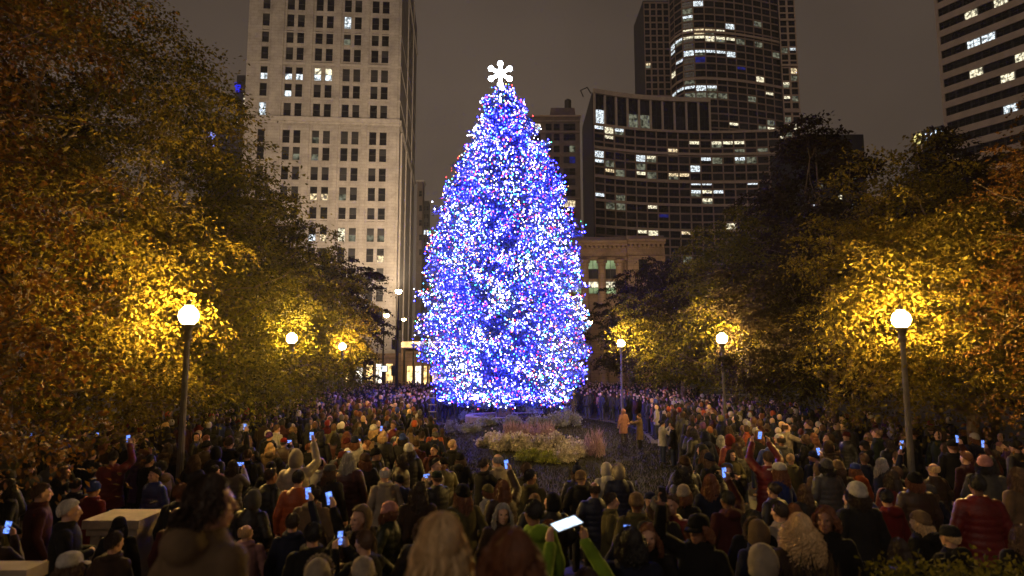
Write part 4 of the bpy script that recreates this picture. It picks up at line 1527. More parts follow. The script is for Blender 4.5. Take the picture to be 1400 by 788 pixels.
for i, (px, Y, lb) in enumerate(((700, 28.6, 'pink feathery grass behind the left pale shrubs'), (722, 28.4, 'pink feathery grass behind the middle pale shrubs'), (745, 28.8, 'pink feathery grass below the trunk of the Christmas tree, right of the rest'))):
    shrub('feather_grass', px, 600, Y, 1.0, .95, 'plume', 1300, .22, lb, 'plant', 'pink feather grasses', seed=30 + i, up=np.array([0, 0, 1.3]), lw=.09)
for i, (px, Y, wd, ht) in enumerate(((622, 33.5, 1.4, .7), (645, 32, 1.2, .55), (665, 33.2, 1.2, .6), (700, 32.2, 1.2, .5), (735, 31.6, 1.3, .6), (760, 31.8, 1.3, .75), (780, 32.6, 1.3, .8), (640, 42.5, 1.6, .8), (730, 43.0, 1.6, .7), (775, 41.0, 1.5, .8))):
    lb = ['first silvery shrub at the left foot of the Christmas tree', 'small silvery shrub left of the trunk, near side', 'silvery shrub just left of the Christmas tree trunk', 'low silvery shrub right before the trunk',
          'silvery shrub right of the trunk, near side', 'fuller silvery shrub right of the trunk', 'rightmost silvery shrub under the lowest branches', 'silvery shrub behind the tree on its left', 'silvery shrub behind the trunk', 'silvery shrub behind the tree on its right'][i]
    shrub('silver_shrub', px, 580, Y, wd, ht, 'silver_leaf', 1300, .1, lb, group='silvery shrubs under the Christmas tree', seed=40 + i)
shrub('spiky_grass', 812, 622, 25.6, .95, 1.25, 'plume', 420, .55, 'spiky reddish ornamental grass at the right end of the mound planting', 'plant', seed=60, up=np.array([0, 0, 1.2]), lw=.035)
shrub('bare_sapling', 783, 580, 33.5, .5, 1.9, 'silver_leaf', 60, .06, 'thin bare sapling at the right of the Christmas tree', 'plant', seed=61)
# stone ring round the trunk
p = np.array([TREE_X, TREE_Y - .2, gz(TREE_X, TREE_Y)])
mb = MB()
mb.rings([(-.3, 2.2), (.1, 2.2), (.14, 2.16), (.14, 1.75), (.06, 1.72), (-.25, 1.72)], n=40, c=(0, 0))
rg = mb.obj('stone_ring', M['planter']); rg.location = p
tag(rg, 'low pale stone ring round the trunk of the Christmas tree', 'tree ring')

# striped marker post by the left edge of the mound
p = P(590, 608, 29)
r = thing('striped_post', (p[0], p[1], 0), 'black ladder with pale rungs standing at the left of the mound', 'ladder')
mb = MB()
for s in (-.16, .16):
    mb.tube([(s, 0, 0), (s * .8, .25, 2.3)], .035, 6)
mb.obj('side_rail', M['black_metal'], r)
for k in range(7):
    z = .3 + .3 * k
    mb = MB(); mb.tube([(-.15, z * .108 - .03, z), (.15, z * .108 - .03, z)], .028, 6); mb.obj('rung', M['kerb'], r)

# ------------------------------------------------------------------ stone pedestal and low wall, lower left
pa, pb_ = P(113, 712, 9.6), P(183, 716, 9.6)
x0, x1, zt_ = pa[0], pb_[0] + .02, pa[2]
r = thing('stone_pedestal', ((x0 + x1) / 2 + .02, 9.98, 0), 'square cut stone pedestal with a moulded top beside the grey haired man', 'pedestal')
cxp, wdp = 0, x1 - x0
mb = MB(); mb.box((0, 0, (zt_ - .14) / 2), (wdp - .1, .58, zt_ - .14)); mb.box((0, 0, .12), (wdp + .06, .74, .24))
mb.obj('body', M['planter'], r)
mb = MB(); mb.box((0, 0, zt_ - .06), (wdp + .06, .76, .12)); mb.box((0, 0, zt_ - .17), (wdp - .02, .67, .1))
mb.obj('cap', M['planter'], r)
mb = MB()
for s in (-1, 1):
    mb.box((s * (wdp / 2 - .15), -.295, zt_ / 2), (.09, .03, zt_ * .72))
mb.box((0, -.297, zt_ - .42), (wdp - .2, .03, .08))
mb.obj('panel_moulding', M['planter'], r)
pa = P(36, 780, 6.4)
mb = MB()
lw = thing('low_wall', (pa[0] - 1.75, 6.55, 0), 'low rough stone wall with a flat coping at the bottom left corner', 'wall')
mb.box((0, 0, (pa[2] - .12) / 2), (3.4, .22, pa[2] - .12)); mb.obj('wall_body', M['planter'], lw)
mb = MB(); mb.box((0, 0, pa[2] - .06), (3.5, .3, .12)); mb.obj('coping', M['planter'], lw)


def hedge(x, y, w_, d_, h, n_, label, mat, seed, name='hedge', up=None, ls=.07):
    r_ = np.random.default_rng(seed)
    root = thing(name, (x, y, 0), label, 'hedge' if name == 'hedge' else 'plant')
    mb = MB()
    for k in range(14):
        q, rr = branch(np.array([r_.uniform(-w_ / 2, w_ / 2), r_.uniform(-d_ / 2, d_ / 2), 0]), np.array([r_.uniform(-w_ / 2, w_ / 2), r_.uniform(-d_ / 2, d_ / 2), h * .9]), 0, .02, .006, 5, .1, r_)
        mb.tube(q, rr, 5)
    mb.obj('stem', M['bark'], root)
    c = np.stack([r_.uniform(-w_ / 2, w_ / 2, n_), r_.uniform(-d_ / 2, d_ / 2, n_), h * r_.random(n_) ** .6], 1) + r_.normal(size=(n_, 3)) * .05
    c[:, 2] = np.abs(c[:, 2])
    link('foliage', quads_mesh('foliage', leaves(c, ls, ls * .5 if up is None else ls * .06, r_, up=up), M[mat]), root)


p = P(1330, 785, 6.2)
hedge(p[0], 6.4, 1.5, .6, p[2], 5200, 'clipped dark hedge at the bottom right corner', 'leaf_green', 77)
p = P(1086, 712, 6.4)
hedge(p[0], 6.2, .62, .5, 1.6, 420, 'loose tall grass plant just below the curly blonde hair', 'leaf_dark', 78, 'tall_grass', np.array([0, 0, 1.4]), .5)

# ------------------------------------------------------------------ people: shared body, coat, hair and hat meshes
HC = np.array([0, .02, 1.63])                 # head centre


def remesh(mb, voxel, name, mats, it=3, fac=.5):
    me = mb.mesh('tmp', [])
    o = bpy.data.objects.new('tmp', me)
    COL.objects.link(o)
    m = o.modifiers.new('r', 'REMESH'); m.mode = 'VOXEL'; m.voxel_size = voxel
    s = o.modifiers.new('s', 'SMOOTH'); s.factor = fac; s.iterations = it
    dg = bpy.context.evaluated_depsgraph_get()
    dg.update()
    res = bpy.data.meshes.new_from_object(o.evaluated_get(dg))
    bpy.data.objects.remove(o)
    bpy.data.meshes.remove(me)
    res.name = name
    res.materials.clear()
    for x in mats: res.materials.append(x)
    res.polygons.foreach_set('use_smooth', np.ones(len(res.polygons), bool))
    res.update()
    return res


def rotz(a):
    return np.array([[math.cos(a), -math.sin(a), 0], [math.sin(a), math.cos(a), 0], [0, 0, 1]])


def hand(mb, wr, d, pn, side_, curl=.5):
    """Palm, four unequal bent fingers and a thumb. d: towards the fingers; pn: out of the palm; side_: +1 puts the thumb on cross(d, pn)."""
    d, pn = unit(np.array(d, float)), np.array(pn, float)
    pn = unit(pn - d * np.dot(d, pn))
    s = np.cross(d, pn) * side_
    wr = np.array(wr, float)
    mb.tube([wr - d * .02, wr + d * .03, wr + d * .085], [.026, .034, .034], 8)
    for k, (off, L) in enumerate(((.026, .068), (.009, .076), (-.009, .07), (-.026, .055))):
        b = wr + d * .085 + s * off
        c1 = unit(d + pn * curl * .6); c2 = unit(d * .6 + pn * curl * 1.4)
        mb.tube([b, b + c1 * L * .5, b + c1 * L * .5 + c2 * L * .5], [.0105, .0098, .0085], 6)
    b = wr + d * .03 + s * .03
    t1 = unit(s * .8 + d * .6 + pn * .3)
    t2 = unit(s * .3 + d + pn * .5)
    mb.tube([b, b + t1 * .04, b + t1 * .04 + t2 * .03], [.0135, .0125, .01], 6)


# pose: name -> head yaw, tilt, left (elbow, wrist, hand dir, palm), right the same
def mirror(a):
    return tuple(np.array(v, float) * np.array([-1, 1, 1]) for v in a)


DOWN = ((.27, -.03, 1.13), (.285, .07, .88), (.0, .15, -1), (-1, 0, 0))
POCK = ((.30, -.06, 1.15), (.215, .13, .98), (-.3, .4, -.8), (-1, 0, 0))
FOLD = ((.27, .06, 1.15), (.06, .235, 1.19), (-1, .1, .05), (0, -1, 0))
PHON = ((.25, .17, 1.24), (.085, .37, 1.50), (-.25, .2, 1), (-.4, -.2, 0))
HIGH = ((.30, .17, 1.55), (.21, .27, 1.83), (-.1, .1, 1), (-.5, .5, 0))
HUGS = ((.33, .17, 1.33), (.36, .38, 1.30), (.2, 1, 0), (-1, .2, 0))
OVER = ((.28, .19, 1.60), (.155, .34, 1.86), (-.05, .2, 1), (-.6, .2, 0))
POSES = {
    'arms_down': (0, DOWN, DOWN), 'pockets': (0, POCK, POCK), 'phone_front': (0, PHON, PHON), 'phone_high': (.0, DOWN, HIGH),
    'folded': (0, FOLD, FOLD), 'look_left': (.75, DOWN, POCK), 'look_right': (-.75, POCK, DOWN), 'overhead': (0, OVER, OVER), 'reaching': (-.35, HUGS, HUGS),
}
EXTRA = {}


def head_parts(mb, yaw):
    Rz = rotz(yaw)

    def T(p):
        return HC + Rz @ np.array(p, float)

    def E(c, r_, n=12, k=8):
        m2 = MB(); m2.ell((0, 0, 0), r_, n=n, k=k)
        mb.add(m2.v[0] @ Rz.T + T(c), m2.f)
    E((0, -.012, .025), (.076, .094, .098), 16, 12)
    E((0, .018, -.035), (.063, .074, .088), 14, 10)
    E((0, .052, -.085), (.034, .036, .032))
    E((0, .078, .028), (.05, .018, .012))                       # brow
    mb.tube([T((0, .09, .022)), T((0, .102, -.008)), T((0, .112, -.026))], [.009, .011, .0135], 8)
    for s in (-1, 1):
        E((s * .013, .098, -.028), (.009, .01, .008), 8, 6)
        E((s * .04, .066, -.02), (.024, .022, .022), 8, 6)     # cheek
        E((s * .031, .076, .012), (.013, .013, .0105), 8, 6)   # eye
        E((s * .078, -.005, -.002), (.011, .02, .031), 8, 6)   # ear
    E((0, .088, -.06), (.024, .012, .007), 10, 6)
    E((0, .086, -.07), (.021, .012, .007), 10, 6)


def body_mesh(pose):
    yaw, Lp, Rp = POSES[pose]
    mb = MB()
    mb.rings([(.84, .1, .09), (.9, .155, .115), (.98, .16, .115), (1.08, .14, .1), (1.2, .155, .112), (1.33, .17, .115), (1.42, .15, .09), (1.465, .09, .07), (1.5, .055, .055)], n=16)
    mb.tube([(0, -.01, 1.42), (0, 0, 1.5), (0, .005, 1.58)], [.062, .055, .056], 10)
    head_parts(mb, yaw)
    for s, A in ((-1, Lp), (1, Rp)):
        el, wr, hd, pn = [np.array(v, float) * np.array([s, 1, 1]) for v in A]
        sh = np.array([s * .18, 0, 1.41])
        mb.tube([sh, (sh * .5 + el * .5), el], [.052, .046, .038], 8)
        mb.tube([el, el * .6 + wr * .4, wr], [.039, .036, .025], 8)
        hand(mb, wr, hd, pn, -s)
        mb.tube([(s * .09, 0, .92), (s * .1, .012, .68), (s * .1, .015, .48)], [.088, .072, .052], 10)
        mb.tube([(s * .1, .015, .48), (s * .105, -.015, .32), (s * .105, -.01, .1)], [.052, .05, .036], 10)
        mb.tube([(s * .105, -.03, .05), (s * .11, .06, .045), (s * .115, .15, .03)], [.042, .04, .03], 8)
    me = remesh(mb, .0105, 'person', [M['skin'], M['eye'], M['lip'], M['hair']], 2, .4)
    n = len(me.polygons)
    cc = np.empty(n * 3); me.polygons.foreach_get('center', cc); cc = cc.reshape(-1, 3)
    q = (cc - HC) @ rotz(yaw)
    mi = np.zeros(n, np.int32)
    for s in (-1, 1):
        mi[np.linalg.norm((q - np.array([s * .031, .086, .012])) * np.array([.8, .8, 1.3]), axis=1) < .0105] = 1
    mi[(np.abs(q[:, 0]) < .024) & (q[:, 1] > .08) & (np.abs(q[:, 2] + .065) < .0095)] = 2
    me.polygons.foreach_set('material_index', mi)
    return me


def coat_mesh(pose, style):
    yaw, Lp, Rp = POSES[pose]
    mb = MB()
    r_ = np.random.default_rng(hash(style) % 97 + 5)
    pf_ = style == 'puffer'
    long_ = style == 'long'
    k = 1.1 if pf_ else 1.0
    base = [(.50 if long_ else .74, .235, .185), (.8, .215, .17), (.95, .205, .165), (1.1, .19, .148), (1.25, .2, .152), (1.36, .205, .148), (1.43, .185, .125), (1.475, .12, .1), (1.51, .085, .09), (1.545, .075, .085)]
    b = np.array(base)
    zz = np.arange(b[0, 0], 1.545, .028)
    rows = []
    for z in zz:
        rx, ry = np.interp(z, b[:, 0], b[:, 1]), np.interp(z, b[:, 0], b[:, 2])
        f = k * (1 + (.05 * (abs(math.sin(z * PI / .085)) ** .6 - .6) if pf_ and z < 1.45 else .012 * math.sin(z * 31)))
        rows.append((z, rx * f, ry * f, .006 * math.sin(z * 17), .0))
    mb.rings(rows, n=22)
    for s, A in ((-1, Lp), (1, Rp)):
        el, wr, hd, pn = [np.array(v, float) * np.array([s, 1, 1]) for v in A]
        sh = np.array([s * .165, 0, 1.41])
        t = np.linspace(0, 1, 9)[:, None]
        up, lo = sh + (el - sh) * t, el + (wr - el) * t
        pts = np.concatenate([up, lo[1:]])
        rr = np.concatenate([np.linspace(.082, .064, 9), np.linspace(.064, .05, 9)[1:]]) * k
        i = np.arange(len(rr))
        rr = rr * (1 + (.1 * (np.abs(np.sin(i * 1.25)) - .6) if pf_ else .05 * np.sin(i * 1.9 + 1)))
        mb.tube(pts, rr, 12)
    if style == 'hood':
        mb.ell((0, -.11, 1.47), (.12, .085, .085), n=14, k=8)
    if style in ('plain', 'long'):
        mb.tube([(.1 * math.sin(a), .09 * math.cos(a) - .01, 1.50 + .02 * math.cos(a)) for a in np.linspace(.5, 2 * PI - .5, 14)], .028, 8)
    return remesh(mb, .0135, 'coat', [M['nylon' if pf_ else 'cloth']], 2, .45)


def trouser_mesh():
    mb = MB()
    mb.rings([(.8, .17, .13), (.9, .172, .132), (1.0, .165, .125), (1.04, .16, .12)], n=16)
    for s in (-1, 1):
        mb.tube([(s * .09, 0, .88), (s * .1, .012, .68), (s * .1, .018, .48), (s * .105, -.008, .28), (s * .108, -.005, .08)], [.105, .092, .076, .07, .068], 10)
    return remesh(mb, .016, 'trousers', [M['trouser']], 2, .4)


def shoe_mesh(s):
    mb = MB()
    mb.tube([(s * .105, -.045, .055), (s * .11, .05, .052), (s * .115, .16, .04)], [.052, .052, .04], 10)
    return mb.mesh('shoe', [M['shoe']], True)


HEND = [(0, 52), (60, 70), (95, 98), (140, 122), (180, 126)]


def scalp(az, th, grow=1.0):
    """Point on the hair surface; az 0 is the forehead, th from the crown."""
    x = math.sin(th) * math.sin(az); y = math.sin(th) * math.cos(az); z = math.cos(th)
    return np.array([x * .083, y * .102 - .012, z * .108 + .02]) * grow


def hair_mesh(kind, seed=0, nst=520):
    """Combed strands over a cap: short, bob, long, curly or bun. Head-centre coordinates."""
    r_ = np.random.default_rng(seed + 3)
    mb = MB()

    def warp(v):
        o = v.copy()
        d = v / np.array([.083, .102, .108])
        th = np.degrees(np.arccos(np.clip(d[:, 2] / (np.linalg.norm(d, axis=1) + 1e-9), -1, 1)))
        az = np.degrees(np.abs(np.arctan2(d[:, 0], d[:, 1])))
        lim = np.interp(az, [a for a, _ in HEND], [b for _, b in HEND])
        o[th > lim] *= .72
        return o
    mb.ell((0, -.012, .02), (.083, .102, .108), n=26, k=18, warp=warp)
    for i in range(nst):
        az = r_.uniform(-PI, PI)
        lim = R(np.interp(abs(math.degrees(az)), [a for a, _ in HEND], [b for _, b in HEND])) * r_.uniform(.8, 1.04)
        th0 = r_.uniform(.05, .75) * lim
        pts = [scalp(az + r_.normal() * .05, th0 + (lim - th0) * t, 1.0 + .05 * math.sin(PI * t) + r_.uniform(0, .05)) for t in np.linspace(0, 1, 6)]
        w_ = .007
        if kind in ('long', 'bob', 'curly') and abs(az) > .9:
            e = pts[-1]
            L = {'long': .3, 'bob': .13, 'curly': .25}[kind] * r_.uniform(.6, 1.1)
            outw = unit(np.array([e[0], e[1] * .8, 0]))
            ph, am = r_.uniform(0, 6), {'long': .01, 'bob': .008, 'curly': .03}[kind]
            for t in np.linspace(.12, 1, 8):
                q = e + np.array([0, -.01 * t, -L * t]) + outw * (.035 * math.sin(PI * min(t * .75, 1)) + (.045 * t if kind == 'curly' else .0) + r_.uniform(0, .012))
                q = q + np.array([math.sin(ph + t * 14), math.cos(ph + t * 14), 0]) * am * min(1, t * 3)
                pts.append(q)
        elif kind == 'short':
            pts[-1] = pts[-1] * r_.uniform(1.0, 1.1)
        rr = np.linspace(w_, w_ * .45, len(pts))
        mb.tube(pts, rr, 3, round_=False)
    if kind == 'bun':
        for i in range(60):
            c = np.array([0, -.13, .05]); a = r_.uniform(0, 6.28); b = r_.uniform(0, PI)
            u1 = unit(r_.normal(size=3)); u2 = unit(np.cross(u1, r_.normal(size=3)))
            mb.tube([c + .045 * (u1 * math.cos(t) + u2 * math.sin(t)) for t in np.linspace(0, 4, 7)], .007, 3, round_=False)
    return mb.mesh('hair', [M['hair']], False)


def fringe_mesh():
    """Balding: a band of short grey hair round sides and back."""
    r_ = np.random.default_rng(5)
    mb = MB()
    for i in range(420):
        az = r_.choice([-1, 1]) * r_.uniform(1.2, PI)
        pts = [scalp(az + r_.normal() * .03, R(62 + 55 * t) * r_.uniform(.95, 1.02), 1.02 + r_.uniform(0, .06)) for t in np.linspace(0, 1, 5)]
        mb.tube(pts, np.linspace(.007, .004, 5), 3, round_=False)
    return mb.mesh('hair', [M['hair']], False)


def beanie_mesh(pom):
    mb = MB()
    a = np.arange(36) / 36 * 2 * PI
    rib = 1 + .018 * np.cos(a * 18)
    rg = []
    for z, k in ((-.0, 1.02), (.002, 1.09), (.045, 1.1), (.05, 1.03), (.085, .98), (.115, .8), (.135, .5), (.146, .16)):
        rg.append(np.stack([np.cos(a) * .088 * k * rib, np.sin(a) * .108 * k * rib - .012, np.full(36, z) - .02 * np.cos(a - PI / 2) * -1 * (z < .06)], 1))
    mb.loft(rg)
    if pom:
        r_ = np.random.default_rng(1)
        mb.ell((0, -.012, .168), .032, n=12, k=8, warp=lambda v: v * (1 + .22 * r_.random(len(v)))[:, None])
    return mb.mesh('knit_hat', [M['knit']], True)


def cap_mesh():
    mb = MB()
    a = np.arange(24) / 24 * 2 * PI
    rg = [np.stack([np.cos(a) * .088 * k, np.sin(a) * .107 * k - .012, np.full(24, z)], 1) for z, k in ((.02, 1.02), (.05, 1.03), (.09, .96), (.115, .78), (.13, .45), (.136, .1))]
    mb.loft(rg)
    v, f = [], []
    for i, t in enumerate(np.linspace(-1, 1, 11)):
        x = .078 * t; yb = .07 + .02 * (1 - t * t); yf = .09 + .085 * math.sqrt(max(0, 1 - t * t * .98))
        for zz in (.028, .02):
            v += [(x, yb, zz), (x, yf, zz - .018)]
    for i in range(10):
        b = i * 4
        f += [(b, b + 4, b + 5, b + 1), (b + 2, b + 3, b + 7, b + 6), (b + 1, b + 5, b + 7, b + 3), (b, b + 2, b + 6, b + 4)]
    mb.add(v, f)
    return mb.mesh('cap', [M['knit']], True)


def hood_mesh(fur=False):
    mb = MB()

    def warp(v):
        o = v.copy()
        fr = (v[:, 1] > .05) & (v[:, 2] < .09)
        o[fr, 1] = .035 - (o[fr, 1] - .05) * .6
        o[:, 0] *= 1 + .1 * (v[:, 2] < -.05)
        return o
    mb.ell((0, -.03, .0), (.116, .142, .158), n=30, k=22, warp=warp)
    if fur:
        r_ = np.random.default_rng(8)
        for t in np.linspace(-2.3, 2.3, 110):
            c = np.array([.105 * math.sin(t), .05, .02 + .125 * math.cos(t)])
            for k in range(3):
                d = unit(r_.normal(size=3) + np.array([math.sin(t), .7, math.cos(t)]))
                mb.tube([c, c + d * .035], [.006, .002], 3, round_=False)
    return mb.mesh('hood', [M['cloth']], True)


BODY = {k: body_mesh(k) for k in POSES}
COAT = {}


def coat(pose, style):
    if (pose, style) not in COAT:
        COAT[(pose, style)] = coat_mesh(pose, style)
    return COAT[(pose, style)]


TROU = trouser_mesh()
SHOE = {s: shoe_mesh(s) for s in (-1, 1)}
HEADS = {'short': [hair_mesh('short', s, 360) for s in (0, 1)], 'bob': [hair_mesh('bob', 2, 420)], 'long': [hair_mesh('long', s, 460) for s in (3, 4)], 'curly': [hair_mesh('curly', 5, 700)],
         'bun': [hair_mesh('bun', 6, 320)], 'fringe': [fringe_mesh()], 'hat': [beanie_mesh(False)], 'pomhat': [beanie_mesh(True)], 'cap': [cap_mesh()], 'hood': [hood_mesh()], 'furhood': [hood_mesh(True)]}
PHONE = None


def phone_meshes():
    mb = MB(); mb.box((0, 0, 0), (.076, .009, .152))
    a = mb.mesh('phone', [M['phone']])
    mb = MB(); mb.box((0, -.0058, 0), (.066, .002, .138))
    b = mb.mesh('screen', [M['screen']])
    mb = MB(); mb.box((0, 0, 0), (.26, .011, .185))
    c = mb.mesh('tablet', [M['phone']])
    mb = MB(); mb.box((0, -.007, 0), (.235, .002, .165))
    d = mb.mesh('screen', [M['screen_white']])
    return a, b, c, d


PH = phone_meshes()
COLORS = {'black': (.012, .011, .011), 'charcoal': (.03, .029, .028), 'navy': (.015, .02, .055), 'brown': (.065, .036, .022), 'maroon': (.085, .014, .015), 'dark green': (.022, .036, .02), 'grey': (.12, .115, .11),
          'tan': (.25, .165, .09), 'red': (.22, .014, .012), 'orange': (.5, .1, .02), 'blue': (.04, .07, .3), 'purple': (.09, .03, .13), 'cream': (.5, .42, .32), 'white': (.7, .66, .6), 'pink': (.6, .3, .28), 'lime green': (.3, .5, .04), 'olive': (.14, .12, .045)}
HAIRC = {'black': (.015, .012, .01), 'dark brown': (.045, .025, .014), 'brown': (.12, .062, .03), 'auburn': (.2, .07, .025), 'blonde': (.8, .54, .27), 'grey': (.42, .4, .37), 'white': (.75, .7, .62)}
SKINC = [(1.15, 1.1, 1.05), (1.0, .95, .92), (.85, .75, .68), (.55, .45, .38), (.36, .28, .22)]
PEOPLE = []


def person(x, y, face, pose='arms_down', style='plain', cc='black', head='short', hc='dark brown', s=1.0, place=None, label=None, phone=None, shoes=False, skin=None, tc=None, z=None, seed=None):
    """face: 0 looks along +Y (at the tree), pi at the camera."""
    r_ = np.random.default_rng(seed if seed is not None else len(PEOPLE) + 1000)
    o = link('person', BODY[pose], None, (x, y, (gz(x, y) if z is None else z)), face)
    o.scale = (s * r_.uniform(.97, 1.06), s * r_.uniform(.97, 1.06), s)
    sk = SKINC[skin if skin is not None else r_.choice(5, p=[.3, .3, .2, .12, .08])]
    o.color = (*sk, 1)
    k = link('coat', coat(pose, style), o)
    k.color = (*COLORS[cc], 1)
    k = link('trousers', TROU, o)
    k.color = (*(COLORS[tc] if tc else [(.03, .03, .035), (.03, .04, .075), (.06, .05, .045), (.02, .02, .02)][r_.integers(4)]), 1)
    yaw = POSES[pose][0]
    hm = HEADS[head]
    nm = {'hat': 'knit_hat', 'pomhat': 'knit_hat', 'cap': 'cap', 'hood': 'hood', 'furhood': 'hood'}.get(head, 'hair')
    h = link(nm, hm[r_.integers(len(hm))], o, HC, yaw + r_.normal() * .0)
    h.color = (*(HAIRC[hc] if nm == 'hair' else COLORS[hc]), 1)
    if nm != 'hair' and head not in ('hood', 'furhood'):
        hk = ['short', 'long', 'bob'][r_.integers(3)]
        g = link('hair', HEADS[hk][0], o, HC + np.array([0, 0, -.012]), yaw)
        g.scale = (.97, .97, .9)
        g.color = (*list(HAIRC.values())[r_.integers(5)], 1)
    if shoes:
        for q in (-1, 1):
            link('shoe', SHOE[q], o)
    rec = dict(o=o, x=x, y=y, pose=pose, style=style, cc=cc, head=head, hc=hc, label=label, phone=None, s=s, face=face)
    PEOPLE.append(rec)
    if phone:
        Lp, Rp = POSES[pose][1], POSES[pose][2]
        wr, hd = np.array(Rp[1], float), unit(np.array(Rp[2], float))
        if pose == 'overhead':
            c = np.array([0, wr[1] + .02, wr[2] + .15])
        elif pose == 'phone_front':
            c = np.array([0, wr[1] + .03, wr[2] + .12])
        else:
            c = wr + hd * .12 + np.array([-.03, .03, .0])
        wp = np.array(o.location) + rotz(face) @ (c * np.array(o.scale))
        tab = phone == 'tablet'
        q = link('tablet' if tab else 'phone', PH[2] if tab else PH[0], None, wp, face)
        q.rotation_euler = (R(-81), R(-14), face) if tab else (R(r_.uniform(-18, 4)), R(90 if pose == 'phone_front' and not tab and r_.random() < .5 else r_.uniform(-12, 12)), face)
        link('screen', PH[3] if tab else PH[1], q)
        rec['phone'] = q
    return rec

# ------------------------------------------------------------------ the people one can single out
def at(px, py, Y, s=1.0, ht=1.755):
    """Ground place of someone whose head top shows at (px, py): keeps the distance Y and returns x, y and the scale that fits."""
    p = P(px, py, Y)
    return p[0], Y, (p[2] - gz(p[0], Y)) / ht


def sp(px, py, Y, face, label, lo=.84, hi=1.14, **kw):
    x, y, s = at(px, py, Y, ht=kw.pop('ht', 1.755))
    return person(x, y, face, s=min(max(s, lo), hi), label=label, **kw)


sp(94, 684, 8.1, -1.15, 'person with short white hair and a black coat looking right beside the stone pedestal', pose='folded', style='long', cc='black', head='short', hc='white', skin=0)
sp(95, 756, 6.2, -.4, 'person in a white cap and dark coat in front of the white haired person', style='plain', cc='black', head='cap', hc='white')
sp(163, 708, 8.9, .2, 'person in a dark hooded coat standing against the front of the stone pedestal', lo=.7, style='hood', cc='black', head='hat', hc='black')
sp(155, 617, 13.2, .3, 'person in a red jacket holding up a small light under the left tree', pose='phone_high', style='puffer', cc='red', head='short', hc='black', phone='phone')
sp(213, 640, 11.6, 2.7, 'person in a blue jacket facing the camera behind the stone pedestal', style='puffer', cc='blue', head='short', hc='black')
sp(56, 662, 9.4, -.9, 'person in a maroon coat at the left edge behind the white haired person', style='long', cc='maroon', head='short', hc='brown')
sp(285, 652, 3.05, -.5, 'near person in a tan brown coat with dark hair, largest at the lower left', style='hood', cc='tan', head='bob', hc='dark brown', pose='look_right', lo=.95, hi=1.02)
sp(405, 617, 11.9, .1, 'person in a cream hood holding a blue lit phone up above the orange jacket', pose='phone_high', style='puffer', cc='cream', head='hood', hc='cream', phone='phone')
sp(408, 644, 10.6, .15, 'person in a bright orange jacket with dark hair, left of the middle of the crowd', style='puffer', cc='orange', head='short', hc='black')
sp(527, 639, 11.3, .5, 'person in a white jacket with white hair, left of the dark couple', style='plain', cc='cream', head='fringe', hc='white', skin=0)
sp(681, 621, 13.0, .9, 'person in a white jacket leaning towards a friend before the mound', style='plain', cc='cream', head='fringe', hc='grey', skin=0)
sp(661, 627, 12.8, -.7, 'person in a black coat close beside the white jacket before the mound', style='plain', cc='black', head='short', hc='dark brown', pose='phone_front', phone='phone')
sp(603, 706, 2.55, .0, 'near person with long blonde hair at the bottom middle', style='hood', cc='tan', head='long', hc='blonde', lo=.93, hi=1.02)
sp(700, 727, 2.5, .1, 'near person with auburn hair beside the long blonde hair', style='hood', cc='brown', head='bob', hc='auburn', lo=.88, hi=1.02)
sp(730, 667, 7.6, .5, 'person in a lime green hooded jacket with dark hair', style='hood', cc='lime green', head='short', hc='black')
sp(803, 779, 5.55, .35, 'person in green sleeves lifting a bright white tablet with both hands', pose='overhead', style='plain', cc='lime green', head='short', hc='dark brown', phone='tablet', lo=.9)
sp(887, 716, 7.0, 2.9, 'person with auburn hair facing the camera, smiling beside a dark head', style='plain', cc='charcoal', head='long', hc='auburn', skin=0)
sp(862, 722, 6.4, -.1, 'person with dark hair and a lit phone in front of the smiling auburn haired person', style='plain', cc='navy', head='bob', hc='black', pose='phone_front', phone='phone')
sp(955, 690, 6.9, 2.4, 'person in a black jacket reaching a phone out at arm length', style='plain', cc='black', head='cap', hc='black', pose='phone_high', phone='phone')
sp(829, 634, 12.6, .15, 'person in a white hood before the right end of the mound planting', style='hood', cc='white', head='hood', hc='white')
sp(846, 637, 12.3, .0, 'person in a cream fur hood right of the white hood', style='puffer', cc='navy', head='furhood', hc='cream')
sp(870, 675, 9.0, .0, 'person in a dark olive coat and a tan knit hat, right of the tablet', style='plain', cc='olive', head='hat', hc='tan')
sp(918, 676, 8.7, 2.6, 'person in a red jacket with brown hair behind the grey bobble hat', style='puffer', cc='red', head='short', hc='brown')
sp(900, 680, 8.5, -.1, 'person in a charcoal coat and a grey pom hat before the red coat', style='plain', cc='charcoal', head='pomhat', hc='grey')
sp(934, 664, 9.8, -.6, 'person with a cream knit hat and black coat behind the red jacket', style='plain', cc='black', head='hat', hc='cream')
sp(852, 561, 29.5, .4, 'person in a pale pink coat standing on the grass edge right of the mound', style='long', cc='pink', head='hood', hc='pink', shoes=True)
sp(874, 566, 28, 1.2, 'person in a tan coat pointing, next to the pale pink coat', style='long', cc='tan', head='short', hc='brown', pose='reaching', shoes=True)
sp(905, 576, 24.2, -1.3, 'person in a white sweater, hands up to the face, right of the mound', style='plain', cc='white', head='short', hc='black', pose='phone_front', shoes=True)
sp(920, 580, 23.4, 1.0, 'person in a black coat close to the white sweater at the right of the mound', style='plain', cc='black', head='short', hc='dark brown', shoes=True)
sp(1093, 686, 6.9, .1, 'person with big curly blonde hair, right of the middle', style='plain', cc='brown', head='curly', hc='blonde')
sp(1128, 686, 7.3, 2.5, 'person with auburn hair looking back beside the curly blonde hair', style='plain', cc='black', head='bob', hc='auburn')
sp(1172, 659, 8.7, .1, 'person in a round white knit hat in the right part of the crowd', style='plain', cc='charcoal', head='hat', hc='white')
